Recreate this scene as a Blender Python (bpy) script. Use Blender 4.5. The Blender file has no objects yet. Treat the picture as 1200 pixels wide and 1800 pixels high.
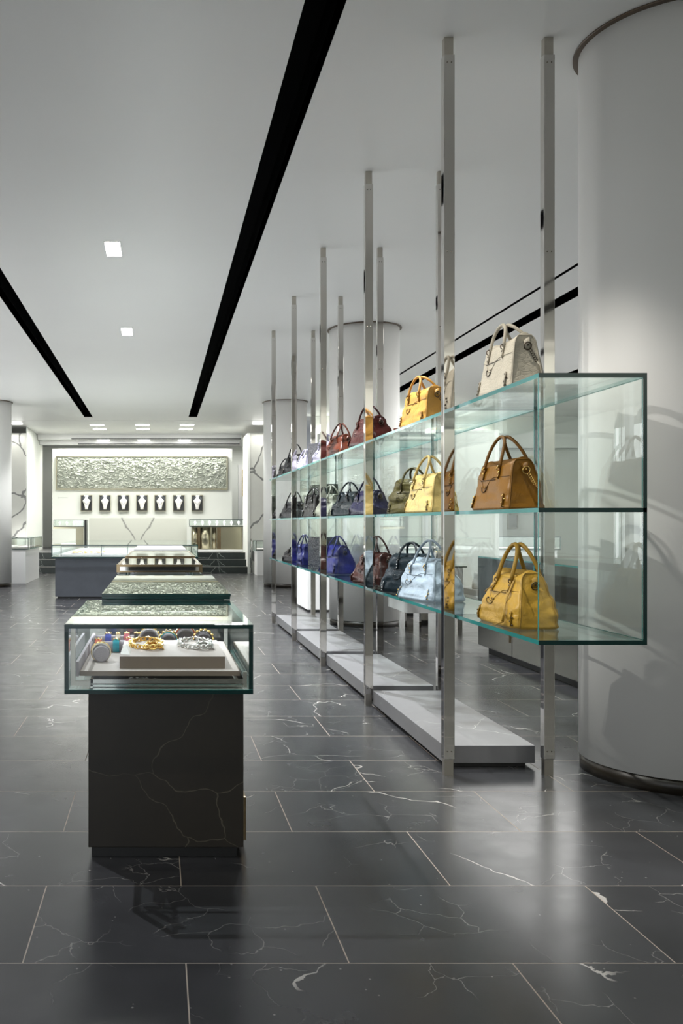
import bpy, bmesh, math, random
from mathutils import Vector, Matrix, noise
PI = math.pi
sc = bpy.context.scene
col = sc.collection
F = 1580.0            # focal length in pixels of the 1200x1800 frame
CAM_Z = 1.3
# ------------------------------------------------------------------ camera
cd = bpy.data.cameras.new('camera')
cam = bpy.data.objects.new('camera', cd)
col.objects.link(cam)
cam.location = (0, 0, CAM_Z)
cam.rotation_euler = (PI/2, 0, 0)
cd.sensor_fit = 'VERTICAL'
cd.sensor_height = 36.0
cd.sensor_width = 24.0
cd.lens = 36.0*F/1800.0
cd.shift_x = (600-279)/1800.0
cd.shift_y = (920-900)/1800.0
cd.clip_start = 0.05
cd.clip_end = 200
sc.camera = cam
sc.view_settings.view_transform = 'Standard'
sc.view_settings.look = 'None'
sc.view_settings.gamma = 1
sc.view_settings.exposure = 0.0
sc.view_settings.use_curve_mapping = False
sc.cycles.use_denoising = True
sc.cycles.max_bounces = 12
sc.cycles.diffuse_bounces = 4
sc.cycles.glossy_bounces = 6
sc.cycles.transparent_max_bounces = 48
sc.cycles.sample_clamp_indirect = 6
sc.cycles.caustics_reflective = True
sc.cycles.blur_glossy = 0.6
# ------------------------------------------------------------------ world and large lights
w = bpy.data.worlds.new('world'); sc.world = w; w.use_nodes = True
w.node_tree.nodes['Background'].inputs[0].default_value = (.80, .88, 1.0, 1)
w.node_tree.nodes['Background'].inputs[1].default_value = 0.6

def area(name, loc, rot, sx, sy, power, colr=(1, 1, 1), spread=PI):
    l = bpy.data.lights.new(name, 'AREA'); l.shape = 'RECTANGLE'; l.size = sx; l.size_y = sy
    l.energy = power; l.color = colr; l.spread = spread
    o = bpy.data.objects.new(name, l); o.location = loc; o.rotation_euler = rot
    col.objects.link(o); return o

def spot(name, loc, target, power, colr=(1, .95, .88), size=50, blend=.6, rad=.03):
    l = bpy.data.lights.new(name, 'SPOT'); l.energy = power; l.color = colr
    l.spot_size = math.radians(size); l.spot_blend = blend; l.shadow_soft_size = rad
    o = bpy.data.objects.new(name, l); o.location = loc
    d = Vector(target)-Vector(loc)
    o.rotation_euler = d.to_track_quat('-Z', 'Y').to_euler()
    col.objects.link(o); return o

CEIL = 3.807
# unseen fill areas added behind the camera and at the sides for ambient light
area('front_fill', (-3.0, -3.6, 1.7), (math.radians(90), 0, 0), 5, 3.2, 75, (.93, .97, 1))  # added ambient fill from behind, no shop front is built here
area('left_fill', (-5.7, 13.0, 1.9), (0, math.radians(-90), 0), 2.8, 12, 330, (.97, .98, 1))  # added side fill standing before the solid left wall
area('right_room_fill', (6.3, 11, 3.74), (0, 0, 0), 3, 10, 330, (1, .99, .96))  # unseen panel without a fixture, added to lift the right room
area('right_fill', (9.3, 11.0, 1.8), (0, math.radians(90), 0), 3.0, 9, 210, (.97, .98, 1))  # added fill from the right, that wall has no window
area('back_wall_fill', (4, -2.9, 3.6), (math.radians(-50), 0, 0), 6, .3, 60, (1, .97, .9))  # added to brighten the back wall that the posts reflect
for yy, pw in ((5.8, 420), (7.6, 900), (9.8, 1000), (12.2, 1000), (15, 800)): spot('slot_wide', (.80, yy, 3.86), (1.1, yy+.2, 0), pw, (.93, .96, 1), 95, .8, .05)
area('far_ceiling_fill', (-.5, 23.4, 3.77), (0, 0, 0), 5.0, 1.6, 255, (1, .99, .95))  # unseen broad panel added to brighten the platform beside its slim ceiling lights
for yy in (9.5, 12, 14.5, 18): spot('slot_wide_left', (-1.655, yy, 3.86), (-1.6, yy+.3, 0), 400, (.97, .98, 1), 100, .8, .05)
area('wall_cove_light', (-.5, 26.15, 3.50), (math.radians(18), 0, 0), 5.0, .12, 75, (1, 1, .93))
for k, (yy, p) in enumerate([(3.0, 55), (4.4, 46), (6.0, 60), (7.8, 38), (9.6, 30), (11.3, 30), (13.5, 40), (16.5, 40)]):
    spot('slot_spot', (.80, yy-.5, 3.86), (1.72, yy, 1.2), p*2.9, (1, .95, .87), 58, .7, .025)
for k, (yy, tx, ty, tz, p) in enumerate([(3.9, 2.35, 4.25, .55, 520), (6.6, 1.7, 6.0, 1.0, 150), (9.5, 1.7, 8.8, 1.0, 130), (13, 1.2, 12, .2, 110), (17, -2.4, 17, .5, 110)]):
    spot('slot_spot_left', (-1.655, yy, 3.86), (tx, ty, tz), p, (1, .97, .92), 46, .6, .03)
spot('slot_spot_left', (-1.655, 5.2, 3.86), (.15, 3.2, .4), 430, (.93, .95, 1), 40, .5, .015)
spot('slot_spot', (.80, 2.4, 3.86), (.0, 3.8, .75), 160, (1, .97, .93), 30, .6, .02)

# ------------------------------------------------------------------ materials
M = {}
def new_mat(name):
    m = bpy.data.materials.new(name); m.use_nodes = True
    nt = m.node_tree; b = nt.nodes['Principled BSDF']; M[name] = m
    return m, nt, b
def nd(nt, t, **kw):
    n = nt.nodes.new(t)
    for k, v in kw.items():
        if k in n.inputs.keys(): n.inputs[k].default_value = v
        else: setattr(n, k, v)
    return n
def simple(name, c, rough=.5, metal=0.0, bump=0, bscale=20, coat=0, emis=0, spec=.5, var=0.0):
    m, nt, b = new_mat(name)
    b.inputs['Base Color'].default_value = (*c, 1); b.inputs['Roughness'].default_value = rough
    b.inputs['Metallic'].default_value = metal; b.inputs['Coat Weight'].default_value = coat
    b.inputs['Specular IOR Level'].default_value = spec
    if emis:
        b.inputs['Emission Color'].default_value = (*c, 1); b.inputs['Emission Strength'].default_value = emis
    tc = nd(nt, 'ShaderNodeTexCoord')
    n = nd(nt, 'ShaderNodeTexNoise', Scale=bscale, Detail=4)
    nt.links.new(tc.outputs['Object'], n.inputs['Vector'])
    if bump:
        bp = nd(nt, 'ShaderNodeBump', Strength=bump, Distance=.02)
        nt.links.new(n.outputs['Fac'], bp.inputs['Height']); nt.links.new(bp.outputs['Normal'], b.inputs['Normal'])
    if var:
        mx = nd(nt, 'ShaderNodeMix', data_type='RGBA')
        mx.inputs[6].default_value = (*[x*(1-var) for x in c], 1); mx.inputs[7].default_value = (*[min(1, x*(1+var)) for x in c], 1)
        nt.links.new(n.outputs['Fac'], mx.inputs[0]); nt.links.new(mx.outputs[2], b.inputs['Base Color'])
    return m

simple('wall_paint', (.79, .81, .76), .55, var=.02, bscale=3)
simple('ceiling_paint', (.80, .80, .785), .38, var=.02, bscale=1.2, spec=.6)
simple('column_paint', (.82, .81, .78), .5, var=.02, bscale=2)
simple('slot_black', (.002, .002, .002), .9, spec=.05)
simple('black_metal', (.012, .012, .012), .35)
simple('polished_steel', (.62, .60, .57), .045, 1.0)
simple('brushed_steel', (.46, .45, .42), .22, 1.0)
simple('satin_nickel', (.50, .47, .42), .30, 1.0, bump=.01, bscale=50)
simple('bronze', (.36, .27, .16), .18, 1.0, var=.15)
simple('champagne_metal', (.45, .42, .30), .28, 1.0, var=.06, bscale=4)
simple('gold', (.95, .66, .22), .2, 1.0)
simple('silver', (.80, .79, .77), .2, 1.0)
simple('dark_hardware', (.10, .08, .06), .3, 1.0)
simple('white_lacquer', (.86, .86, .85), .25)
simple('grey_lacquer', (.42, .42, .41), .3)
simple('tray_leather', (.50, .45, .42), .6, bump=.15, bscale=150, var=.05)
simple('tray_edge', (.20, .15, .11), .45, var=.1)
simple('pad_grey', (.12, .11, .12), .75, bump=.2, bscale=200)
simple('pad_light', (.36, .33, .36), .7, bump=.2, bscale=200)
simple('velvet_white', (.88, .87, .85), .8)
simple('niche_dark', (.03, .032, .035), .6)
simple('light_lens', (1, .97, .90), .5, emis=30)
simple('panel_lens', (1, 1, .95), .5, emis=9)
simple('niche_lens', (.9, .96, 1), .5, emis=14)
simple('case_lens', (.93, .98, 1), .5, emis=7)
simple('hem_brown', (.10, .07, .045), .4)
simple('paper_white', (.85, .85, .82), .6)
for nme, c in dict(turquoise=(.02, .42, .55), coral=(.80, .22, .13), pink=(.70, .20, .26), cobalt=(.08, .12, .55), ivory=(.8, .74, .62), red=(.6, .04, .03), teal=(.05, .25, .32), charcoal=(.05, .05, .055)).items():
    simple('leather_'+nme, c, .4, bump=.1, bscale=120)

def glass_mat(name, tint, base=.04):
    m, nt, b = new_mat(name); nt.nodes.remove(b)
    out = nt.nodes['Material Output']
    g = nd(nt, 'ShaderNodeNewGeometry')
    dot = nd(nt, 'ShaderNodeVectorMath', operation='DOT_PRODUCT')
    nt.links.new(g.outputs['Normal'], dot.inputs[0]); nt.links.new(g.outputs['Incoming'], dot.inputs[1])
    ab = nd(nt, 'ShaderNodeMath', operation='ABSOLUTE'); nt.links.new(dot.outputs['Value'], ab.inputs[0])
    om = nd(nt, 'ShaderNodeMath', operation='SUBTRACT'); om.inputs[0].default_value = 1; nt.links.new(ab.outputs[0], om.inputs[1])
    pw = nd(nt, 'ShaderNodeMath', operation='POWER'); nt.links.new(om.outputs[0], pw.inputs[0]); pw.inputs[1].default_value = 5
    ma = nd(nt, 'ShaderNodeMath', operation='MULTIPLY_ADD'); nt.links.new(pw.outputs[0], ma.inputs[0]); ma.inputs[1].default_value = 1-base; ma.inputs[2].default_value = base
    tr = nd(nt, 'ShaderNodeBsdfTransparent'); tr.inputs[0].default_value = (*tint, 1)
    gl = nd(nt, 'ShaderNodeBsdfGlossy', Roughness=0.0); gl.inputs[0].default_value = (.97, 1, .99, 1)
    mx = nd(nt, 'ShaderNodeMixShader')
    nt.links.new(ma.outputs[0], mx.inputs[0]); nt.links.new(tr.outputs[0], mx.inputs[1]); nt.links.new(gl.outputs[0], mx.inputs[2])
    nt.links.new(mx.outputs[0], out.inputs[0])
    return m
glass_mat('glass', (.975, .992, .985), .04)
glass_mat('smoked_glass', (.10, .11, .12), .045)
glass_mat('mirror_glass', (.05, .055, .055), .55)
simple('glass_edge', (.025, .20, .19), .12, var=.35, bscale=6, spec=.9)
simple('dark_glass_edge', (.004, .030, .028), .10, spec=.5)

# stone with fine veins
def stone(name, base, vein, vscale=1.3, rough=.35, vein_w=.010, mottling=.25, dens=.5, coat=0):
    m, nt, b = new_mat(name); L = nt.links.new
    tc = nd(nt, 'ShaderNodeTexCoord')
    n1 = nd(nt, 'ShaderNodeTexNoise', Scale=5.0, Detail=8, Roughness=.65); L(tc.outputs['Object'], n1.inputs['Vector'])
    dn = nd(nt, 'ShaderNodeTexNoise', Scale=2.2, Detail=4); L(tc.outputs['Object'], dn.inputs['Vector'])
    dv = nd(nt, 'ShaderNodeVectorMath', operation='SCALE'); L(dn.outputs['Color'], dv.inputs[0]); dv.inputs['Scale'].default_value = .35
    ad = nd(nt, 'ShaderNodeVectorMath', operation='ADD'); L(tc.outputs['Object'], ad.inputs[0]); L(dv.outputs[0], ad.inputs[1])
    vo = nd(nt, 'ShaderNodeTexVoronoi', feature='DISTANCE_TO_EDGE', Scale=vscale); L(ad.outputs[0], vo.inputs['Vector'])
    lt = nd(nt, 'ShaderNodeMath', operation='LESS_THAN'); L(vo.outputs['Distance'], lt.inputs[0]); lt.inputs[1].default_value = vein_w
    mk = nd(nt, 'ShaderNodeTexNoise', Scale=1.7, Detail=2); L(tc.outputs['Object'], mk.inputs['Vector'])
    gt = nd(nt, 'ShaderNodeMapRange'); L(mk.outputs['Fac'], gt.inputs[0]); gt.inputs[1].default_value = 1-dens; gt.inputs[2].default_value = 1-dens+.1
    mu = nd(nt, 'ShaderNodeMath', operation='MULTIPLY'); L(lt.outputs[0], mu.inputs[0]); L(gt.outputs[0], mu.inputs[1])
    mm = nd(nt, 'ShaderNodeMix', data_type='RGBA')
    mm.inputs[6].default_value = (*[x*(1-mottling) for x in base], 1); mm.inputs[7].default_value = (*[x*(1+mottling) for x in base], 1); L(n1.outputs['Fac'], mm.inputs[0])
    mv = nd(nt, 'ShaderNodeMix', data_type='RGBA'); L(mu.outputs[0], mv.inputs[0]); L(mm.outputs[2], mv.inputs[6]); mv.inputs[7].default_value = (*vein, 1)
    L(mv.outputs[2], b.inputs['Base Color']); b.inputs['Roughness'].default_value = rough
    b.inputs['Coat Weight'].default_value = coat
    return m
stone('dark_stone', (.016, .012, .007), (.075, .065, .045), .8, .40, .0011, .5, .6)
stone('blue_stone', (.060, .067, .080), (.22, .22, .24), .8, .45, .003, .25, .4)
stone('slate_stone', (.045, .047, .052), (.22, .22, .22), .8, .45, .003, .35, .5)
stone('plinth_stone', (.165, .165, .17), (.5, .5, .48), 1.6, .33, .003, .2, .5)
stone('step_stone', (.020, .027, .025), (.25, .28, .25), 1.4, .35, .006, .3, .6)
stone('white_marble', (.66, .66, .61), (.22, .22, .21), .75, .3, .016, .06, .85)

def marble_book():
    m, nt, b = new_mat('bookmatched_marble'); L = nt.links.new
    tc = nd(nt, 'ShaderNodeTexCoord'); sp = nd(nt, 'ShaderNodeSeparateXYZ'); L(tc.outputs['Object'], sp.inputs[0])
    ab = nd(nt, 'ShaderNodeMath', operation='ABSOLUTE'); L(sp.outputs['X'], ab.inputs[0])
    n = nd(nt, 'ShaderNodeTexNoise', Scale=2.5, Detail=6)
    cb = nd(nt, 'ShaderNodeCombineXYZ'); L(ab.outputs[0], cb.inputs[0]); L(sp.outputs['Z'], cb.inputs[2]); L(cb.outputs[0], n.inputs['Vector'])
    a = nd(nt, 'ShaderNodeMath', operation='MULTIPLY_ADD'); L(sp.outputs['Z'], a.inputs[0]); a.inputs[1].default_value = -.62; L(ab.outputs[0], a.inputs[2])
    a2 = nd(nt, 'ShaderNodeMath', operation='MULTIPLY_ADD'); L(n.outputs['Fac'], a2.inputs[0]); a2.inputs[1].default_value = .30; L(a.outputs[0], a2.inputs[2])
    a3 = nd(nt, 'ShaderNodeMath', operation='ADD'); L(a2.outputs[0], a3.inputs[0]); a3.inputs[1].default_value = -.04
    a4 = nd(nt, 'ShaderNodeMath', operation='ABSOLUTE'); L(a3.outputs[0], a4.inputs[0])
    mr = nd(nt, 'ShaderNodeMapRange'); L(a4.outputs[0], mr.inputs[0]); mr.inputs[1].default_value = .006; mr.inputs[2].default_value = .035; mr.inputs[3].default_value = 1; mr.inputs[4].default_value = 0
    mv = nd(nt, 'ShaderNodeMix', data_type='RGBA'); L(mr.outputs[0], mv.inputs[0]); mv.inputs[6].default_value = (.55, .56, .49, 1); mv.inputs[7].default_value = (.22, .22, .20, 1)
    L(mv.outputs[2], b.inputs['Base Color']); b.inputs['Roughness'].default_value = .3
marble_book()

# floor: 0.965 x 0.567 m slabs of dark limestone in running bond
def floor_mat():
    m, nt, b = new_mat('floor_limestone'); L = nt.links.new
    def math_(op, a, bb=None, c=None):
        n = nd(nt, 'ShaderNodeMath', operation=op)
        for i, v in enumerate((a, bb, c)):
            if v is None: continue
            if isinstance(v, (int, float)): n.inputs[i].default_value = v
            else: L(v, n.inputs[i])
        return n.outputs[0]
    tc = nd(nt, 'ShaderNodeTexCoord'); sp = nd(nt, 'ShaderNodeSeparateXYZ'); L(tc.outputs['Object'], sp.inputs[0])
    v = math_('DIVIDE', math_('SUBTRACT', sp.outputs['Y'], 2.657), .567)
    row = math_('FLOOR', v); fv = math_('SUBTRACT', v, row)
    par = math_('MODULO', math_('ADD', row, 100), 2)
    u = math_('ADD', math_('DIVIDE', math_('SUBTRACT', sp.outputs['X'], .08), .965), math_('MULTIPLY', math_('SUBTRACT', 1, par), .5))
    ci = math_('FLOOR', u); fu = math_('SUBTRACT', u, ci)
    du = math_('MULTIPLY', math_('MINIMUM', fu, math_('SUBTRACT', 1, fu)), .965)
    dv = math_('MULTIPLY', math_('MINIMUM', fv, math_('SUBTRACT', 1, fv)), .567)
    d = math_('MINIMUM', du, dv)
    grout = math_('LESS_THAN', d, .0020)
    rnd = nd(nt, 'ShaderNodeTexWhiteNoise', noise_dimensions='2D'); cb = nd(nt, 'ShaderNodeCombineXYZ'); L(ci, cb.inputs[0]); L(row, cb.inputs[1]); L(cb.outputs[0], rnd.inputs['Vector'])
    off = nd(nt, 'ShaderNodeVectorMath', operation='SCALE'); L(rnd.outputs['Color'], off.inputs[0]); off.inputs['Scale'].default_value = 40
    pos = nd(nt, 'ShaderNodeVectorMath', operation='ADD'); L(tc.outputs['Object'], pos.inputs[0]); L(off.outputs[0], pos.inputs[1])
    dn = nd(nt, 'ShaderNodeTexNoise', Scale=2.0, Detail=6); L(pos.outputs[0], dn.inputs['Vector'])
    ds = nd(nt, 'ShaderNodeVectorMath', operation='SCALE'); L(dn.outputs['Color'], ds.inputs[0]); ds.inputs['Scale'].default_value = .5
    pd = nd(nt, 'ShaderNodeVectorMath', operation='ADD'); L(pos.outputs[0], pd.inputs[0]); L(ds.outputs[0], pd.inputs[1])
    # two vein scales
    def vein(scale, w0, w1, mscale, lo, hi):
        vo = nd(nt, 'ShaderNodeTexVoronoi', feature='DISTANCE_TO_EDGE', Scale=scale); L(pd.outputs[0], vo.inputs['Vector'])
        wn = nd(nt, 'ShaderNodeTexNoise', Scale=9.0, Detail=2); L(pos.outputs[0], wn.inputs['Vector'])
        ww = math_('MULTIPLY_ADD', math_('POWER', wn.outputs['Fac'], 3), w1, w0)
        x = math_('LESS_THAN', vo.outputs['Distance'], ww)
        mk = nd(nt, 'ShaderNodeTexNoise', Scale=mscale, Detail=1); L(pos.outputs[0], mk.inputs['Vector'])
        mr = nd(nt, 'ShaderNodeMapRange'); L(mk.outputs['Fac'], mr.inputs[0]); mr.inputs[1].default_value = lo; mr.inputs[2].default_value = hi
        return math_('MULTIPLY', x, mr.outputs[0])
    v1 = vein(1.0, .0012, .013, 2.2, .50, .56)
    v2 = math_('MULTIPLY', vein(4.2, .0030, .012, 2.6, .53, .60), .35)
    # little pits and fossils
    vo = nd(nt, 'ShaderNodeTexVoronoi', feature='F1', Scale=14.0); L(pos.outputs[0], vo.inputs['Vector'])
    pits = math_('MULTIPLY', math_('LESS_THAN', vo.outputs['Distance'], .05), .35)
    vv = math_('MAXIMUM', math_('MAXIMUM', v1, v2), pits)
    n1 = nd(nt, 'ShaderNodeTexNoise', Scale=3.5, Detail=9, Roughness=.7); L(pos.outputs[0], n1.inputs['Vector'])
    tilev = math_('MULTIPLY_ADD', rnd.outputs['Value'], .35, math_('MULTIPLY', n1.outputs['Fac'], .9))
    cr = nd(nt, 'ShaderNodeMix', data_type='RGBA'); L(tilev, cr.inputs[0]); cr.inputs[6].default_value = (.007, .007, .0075, 1); cr.inputs[7].default_value = (.048, .049, .053, 1)
    cv = nd(nt, 'ShaderNodeMix', data_type='RGBA'); L(vv, cv.inputs[0]); L(cr.outputs[2], cv.inputs[6]); cv.inputs[7].default_value = (.42, .40, .37, 1)
    cg = nd(nt, 'ShaderNodeMix', data_type='RGBA'); L(grout, cg.inputs[0]); L(cv.outputs[2], cg.inputs[6]); cg.inputs[7].default_value = (.30, .25, .20, 1)
    L(cg.outputs[2], b.inputs['Base Color'])
    rn = nd(nt, 'ShaderNodeTexNoise', Scale=6, Detail=5); L(pos.outputs[0], rn.inputs['Vector'])
    rr = nd(nt, 'ShaderNodeMapRange'); L(rn.outputs['Fac'], rr.inputs[0]); rr.inputs[3].default_value = .17; rr.inputs[4].default_value = .32
    L(math_('MULTIPLY_ADD', grout, .4, rr.outputs[0]), b.inputs['Roughness'])
    bp = nd(nt, 'ShaderNodeBump', Strength=.04, Distance=.004); L(n1.outputs['Fac'], bp.inputs['Height']); L(bp.outputs[0], b.inputs['Normal'])
    b.inputs['Specular IOR Level'].default_value = .6
floor_mat()

def leather(name, c, rough=.38, wr=.35, croc=False, scale=16):
    m, nt, b = new_mat(name); L = nt.links.new
    tc = nd(nt, 'ShaderNodeTexCoord')
    n = nd(nt, 'ShaderNodeTexNoise', Scale=scale, Detail=5, Roughness=.55, Distortion=.6); L(tc.outputs['Object'], n.inputs['Vector'])
    h = n.outputs['Fac']
    if croc:
        mp = nd(nt, 'ShaderNodeMapping'); mp.inputs['Scale'].default_value = (1, 1, 1.9) ; L(tc.outputs['Object'], mp.inputs[0])
        vo = nd(nt, 'ShaderNodeTexVoronoi', feature='DISTANCE_TO_EDGE', Scale=38 if croc is True else croc); L(mp.outputs[0], vo.inputs['Vector'])
        mr = nd(nt, 'ShaderNodeMapRange'); L(vo.outputs['Distance'], mr.inputs[0]); mr.inputs[2].default_value = .12
        h = mr.outputs[0]
    bp = nd(nt, 'ShaderNodeBump', Strength=wr, Distance=.012 if not croc else .004); L(h, bp.inputs['Height']); L(bp.outputs[0], b.inputs['Normal'])
    mx = nd(nt, 'ShaderNodeMix', data_type='RGBA'); L(n.outputs['Fac'], mx.inputs[0])
    mx.inputs[6].default_value = (*[x*.8 for x in c], 1); mx.inputs[7].default_value = (*[min(1, x*1.12) for x in c], 1); L(mx.outputs[2], b.inputs['Base Color'])
    b.inputs['Roughness'].default_value = rough; b.inputs['Specular IOR Level'].default_value = .32
    return m

# ------------------------------------------------------------------ mesh helpers
def box(bm, x0, x1, y0, y1, z0, z1, mat=0):
    v = [bm.verts.new(p) for p in ((x0, y0, z0), (x1, y0, z0), (x1, y1, z0), (x0, y1, z0), (x0, y0, z1), (x1, y0, z1), (x1, y1, z1), (x0, y1, z1))]
    for f in ((0, 3, 2, 1), (4, 5, 6, 7), (0, 1, 5, 4), (1, 2, 6, 5), (2, 3, 7, 6), (3, 0, 4, 7)):
        bm.faces.new([v[i] for i in f]).material_index = mat
def pane(bm, x0, x1, y0, y1, z0, z1):       # glass sheet: big faces slot 0, edges slot 1
    d = [x1-x0, y1-y0, z1-z0]; ax = d.index(min(d)); n = len(bm.faces)
    box(bm, x0, x1, y0, y1, z0, z1)
    bm.normal_update(); bm.faces.ensure_lookup_table()
    for f in bm.faces[n:]:
        # seen along its length a sheet absorbs far more, so the end edges are the dark ones
        f.material_index = 0 if abs(f.normal[ax]) > .5 else (2 if abs(f.normal[1]) > .5 else 1)
def tube(bm, pts, r, seg=8, closed=False, mat=0, flat=1.0):
    pts = [Vector(p) for p in pts]; n = len(pts); rings = []
    up = None
    for i, p in enumerate(pts):
        a = pts[(i-1) % n] if (closed or i) else pts[0]
        c = pts[(i+1) % n] if (closed or i < n-1) else pts[-1]
        t = (c-a)
        if t.length < 1e-9: t = Vector((0, 0, 1))
        t.normalize()
        if up is None:
            up = t.orthogonal().normalized()
        else:
            up = (up - t*up.dot(t))
            if up.length < 1e-6: up = t.orthogonal()
            up.normalize()
        s = t.cross(up); rr = r(i/(n-1 if n > 1 else 1)) if callable(r) else r
        rings.append([bm.verts.new(p + up*math.cos(2*PI*k/seg)*rr + s*math.sin(2*PI*k/seg)*rr*flat) for k in range(seg)])
    for i in range(n if closed else n-1):
        A, B = rings[i], rings[(i+1) % n]
        for k in range(seg):
            bm.faces.new((A[k], A[(k+1) % seg], B[(k+1) % seg], B[k])).material_index = mat
    if not closed:
        bm.faces.new(rings[0][::-1]).material_index = mat; bm.faces.new(rings[-1]).material_index = mat
def ball(bm, c, r, seg=8, mat=0, sc_=(1, 1, 1)):
    n0 = len(bm.faces)
    bmesh.ops.create_uvsphere(bm, u_segments=seg, v_segments=max(4, seg*2//3), radius=r, matrix=Matrix.Translation(c) @ Matrix.Diagonal((*sc_, 1)))
    bm.faces.ensure_lookup_table()
    for f in bm.faces[n0:]: f.material_index = mat
def cyl(bm, c, r, z0, z1, seg=48, mat=0, r2=None):
    r2 = r if r2 is None else r2
    A = [bm.verts.new((c[0]+r*math.cos(2*PI*k/seg), c[1]+r*math.sin(2*PI*k/seg), z0)) for k in range(seg)]
    B = [bm.verts.new((c[0]+r2*math.cos(2*PI*k/seg), c[1]+r2*math.sin(2*PI*k/seg), z1)) for k in range(seg)]
    for k in range(seg): bm.faces.new((A[k], A[(k+1) % seg], B[(k+1) % seg], B[k])).material_index = mat
    bm.faces.new(A[::-1]).material_index = mat; bm.faces.new(B).material_index = mat
def ring(bm, c, axis, R, r, seg=16, s2=6, mat=0, a0=0, a1=2*PI):
    ax = Vector(axis).normalized(); u = ax.orthogonal().normalized(); v = ax.cross(u)
    full = abs(a1-a0-2*PI) < 1e-4
    n = seg if full else seg+1
    pts = [Vector(c)+u*R*math.cos(a0+(a1-a0)*k/seg)+v*R*math.sin(a0+(a1-a0)*k/seg) for k in range(n)]
    tube(bm, pts, r, s2, closed=full, mat=mat)
def prop(o, label=None, cat=None, group=None, kind=None):
    if label: o['label'] = label
    if cat: o['category'] = cat
    if group: o['group'] = group
    if kind: o['kind'] = kind
    return o
def root_loc(o):
    while o.parent: o = o.parent
    return o.location
def obj(name, bm, mats, parent=None, smooth=False, bevel=0, origin=None, local=False):
    me = bpy.data.meshes.new(name)
    bmesh.ops.recalc_face_normals(bm, faces=bm.faces[:]) if not local == 'raw' else None
    if parent is not None:
        if not local:
            bmesh.ops.translate(bm, vec=-Vector(root_loc(parent)), verts=bm.verts[:])
    elif origin is None:
        xs = [v.co for v in bm.verts]
        c = Vector(((min(p.x for p in xs)+max(p.x for p in xs))/2, (min(p.y for p in xs)+max(p.y for p in xs))/2, min(p.z for p in xs)))
        bmesh.ops.translate(bm, vec=-c, verts=bm.verts[:]); origin = c
    elif origin is not None:
        bmesh.ops.translate(bm, vec=-Vector(origin), verts=bm.verts[:])
    bm.to_mesh(me); bm.free()
    if isinstance(mats, (list, tuple)) and len(mats) == 2: mats = [*mats, 'dark_glass_edge']
    for m in (mats if isinstance(mats, (list, tuple)) else [mats]): me.materials.append(M[m] if isinstance(m, str) else m)
    if smooth:
        for p in me.polygons: p.use_smooth = True
    o = bpy.data.objects.new(name, me); col.objects.link(o)
    if parent is not None: o.parent = parent
    else: o.location = origin
    if bevel:
        b = o.modifiers.new('bevel', 'BEVEL'); b.width = bevel; b.segments = 2; b.limit_method = 'ANGLE'
    return o
def thing(name, label, cat, loc=(0, 0, 0), rotz=0, group=None):
    o = bpy.data.objects.new(name, None); o.empty_display_size = .1; col.objects.link(o)
    o.location = loc; o.rotation_euler = (0, 0, rotz)
    return prop(o, label, cat, group)
def B(*boxes):
    bm = bmesh.new()
    for b in boxes: box(bm, *b)
    return bm
def G(*boxes):
    bm = bmesh.new()
    for b in boxes: pane(bm, *b)
    return bm
def struct(name, bm, mats, **k):
    o = obj(name, bm, mats, **k); o['kind'] = 'structure'; return o
def at(px, py, D): return ((px-279)*D/F, D, CAM_Z-(py-920)*D/F)

# ------------------------------------------------------------------ the room
struct('floor', B((-6, 10, -4, 30, -.1, 0)), 'floor_limestone', origin=(0, 0, 0))
SLOTS = [(-1.755, -1.555), (.70, .90), (4.03, 4.075), (4.43, 4.62), (6.80, 6.98)]
bm = bmesh.new(); x = -6
for a, b_ in SLOTS:
    box(bm, x, a, -4, 21.2, CEIL, CEIL+.12); x = b_
box(bm, x, 10, -4, 21.2, CEIL, CEIL+.12); box(bm, -6, 10, 21.2, 21.9, CEIL, CEIL+.12)
struct('ceiling', bm, 'ceiling_paint', origin=(0, 0, 0))
for i, (a, b_) in enumerate(SLOTS):
    bm = B((a-.03, a, -4, 21.2, CEIL+.001, 4.1), (b_, b_+.03, -4, 21.2, CEIL+.001, 4.1), (a-.03, b_+.03, -4, 21.2, 4.1, 4.13), (a-.03, b_+.03, 21.2, 21.23, CEIL+.001, 4.13))
    struct('trim_%d' % (i+1), bm, 'slot_black')
struct('trim_6', B((-6, 10, 21.9, 21.93, CEIL+.03, CEIL+.06)), 'slot_black')
struct('ceiling', B((-6, 10, 21.96, 30, CEIL, CEIL+.12)), 'ceiling_paint')
# dropped soffit steps over the platform, with slim dark slots between
struct('ceiling', B((-3.4, 2.3, 25.2, 25.6, 3.66, CEIL-.002), (-3.4, 2.3, 25.63, 25.85, 3.55, CEIL-.002)), 'ceiling_paint')
struct('trim_7', B((-2.45, 2.3, 25.19, 25.198, 3.66, 3.685), (-2.3, 2.3, 25.615, 25.625, 3.55, 3.575)), 'black_metal')
# side walls / back
struct('wall_left', B((-6.1, -6, -4, 30, 0, CEIL)), 'wall_paint')
struct('wall_back', B((-.4, 10, -4.1, -4, 0, CEIL)), 'wall_paint')
struct('wall_right', B((10, 10.1, -4, 30, 0, CEIL)), 'wall_paint')
struct('wall_back', B((3.62, 10, 21.0, 21.2, 0, 3.8)), 'wall_paint')
struct('wall_partition', B((4.63, 5.30, 14.0, 14.3, 0, 2.75)), 'wall_paint')
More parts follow.
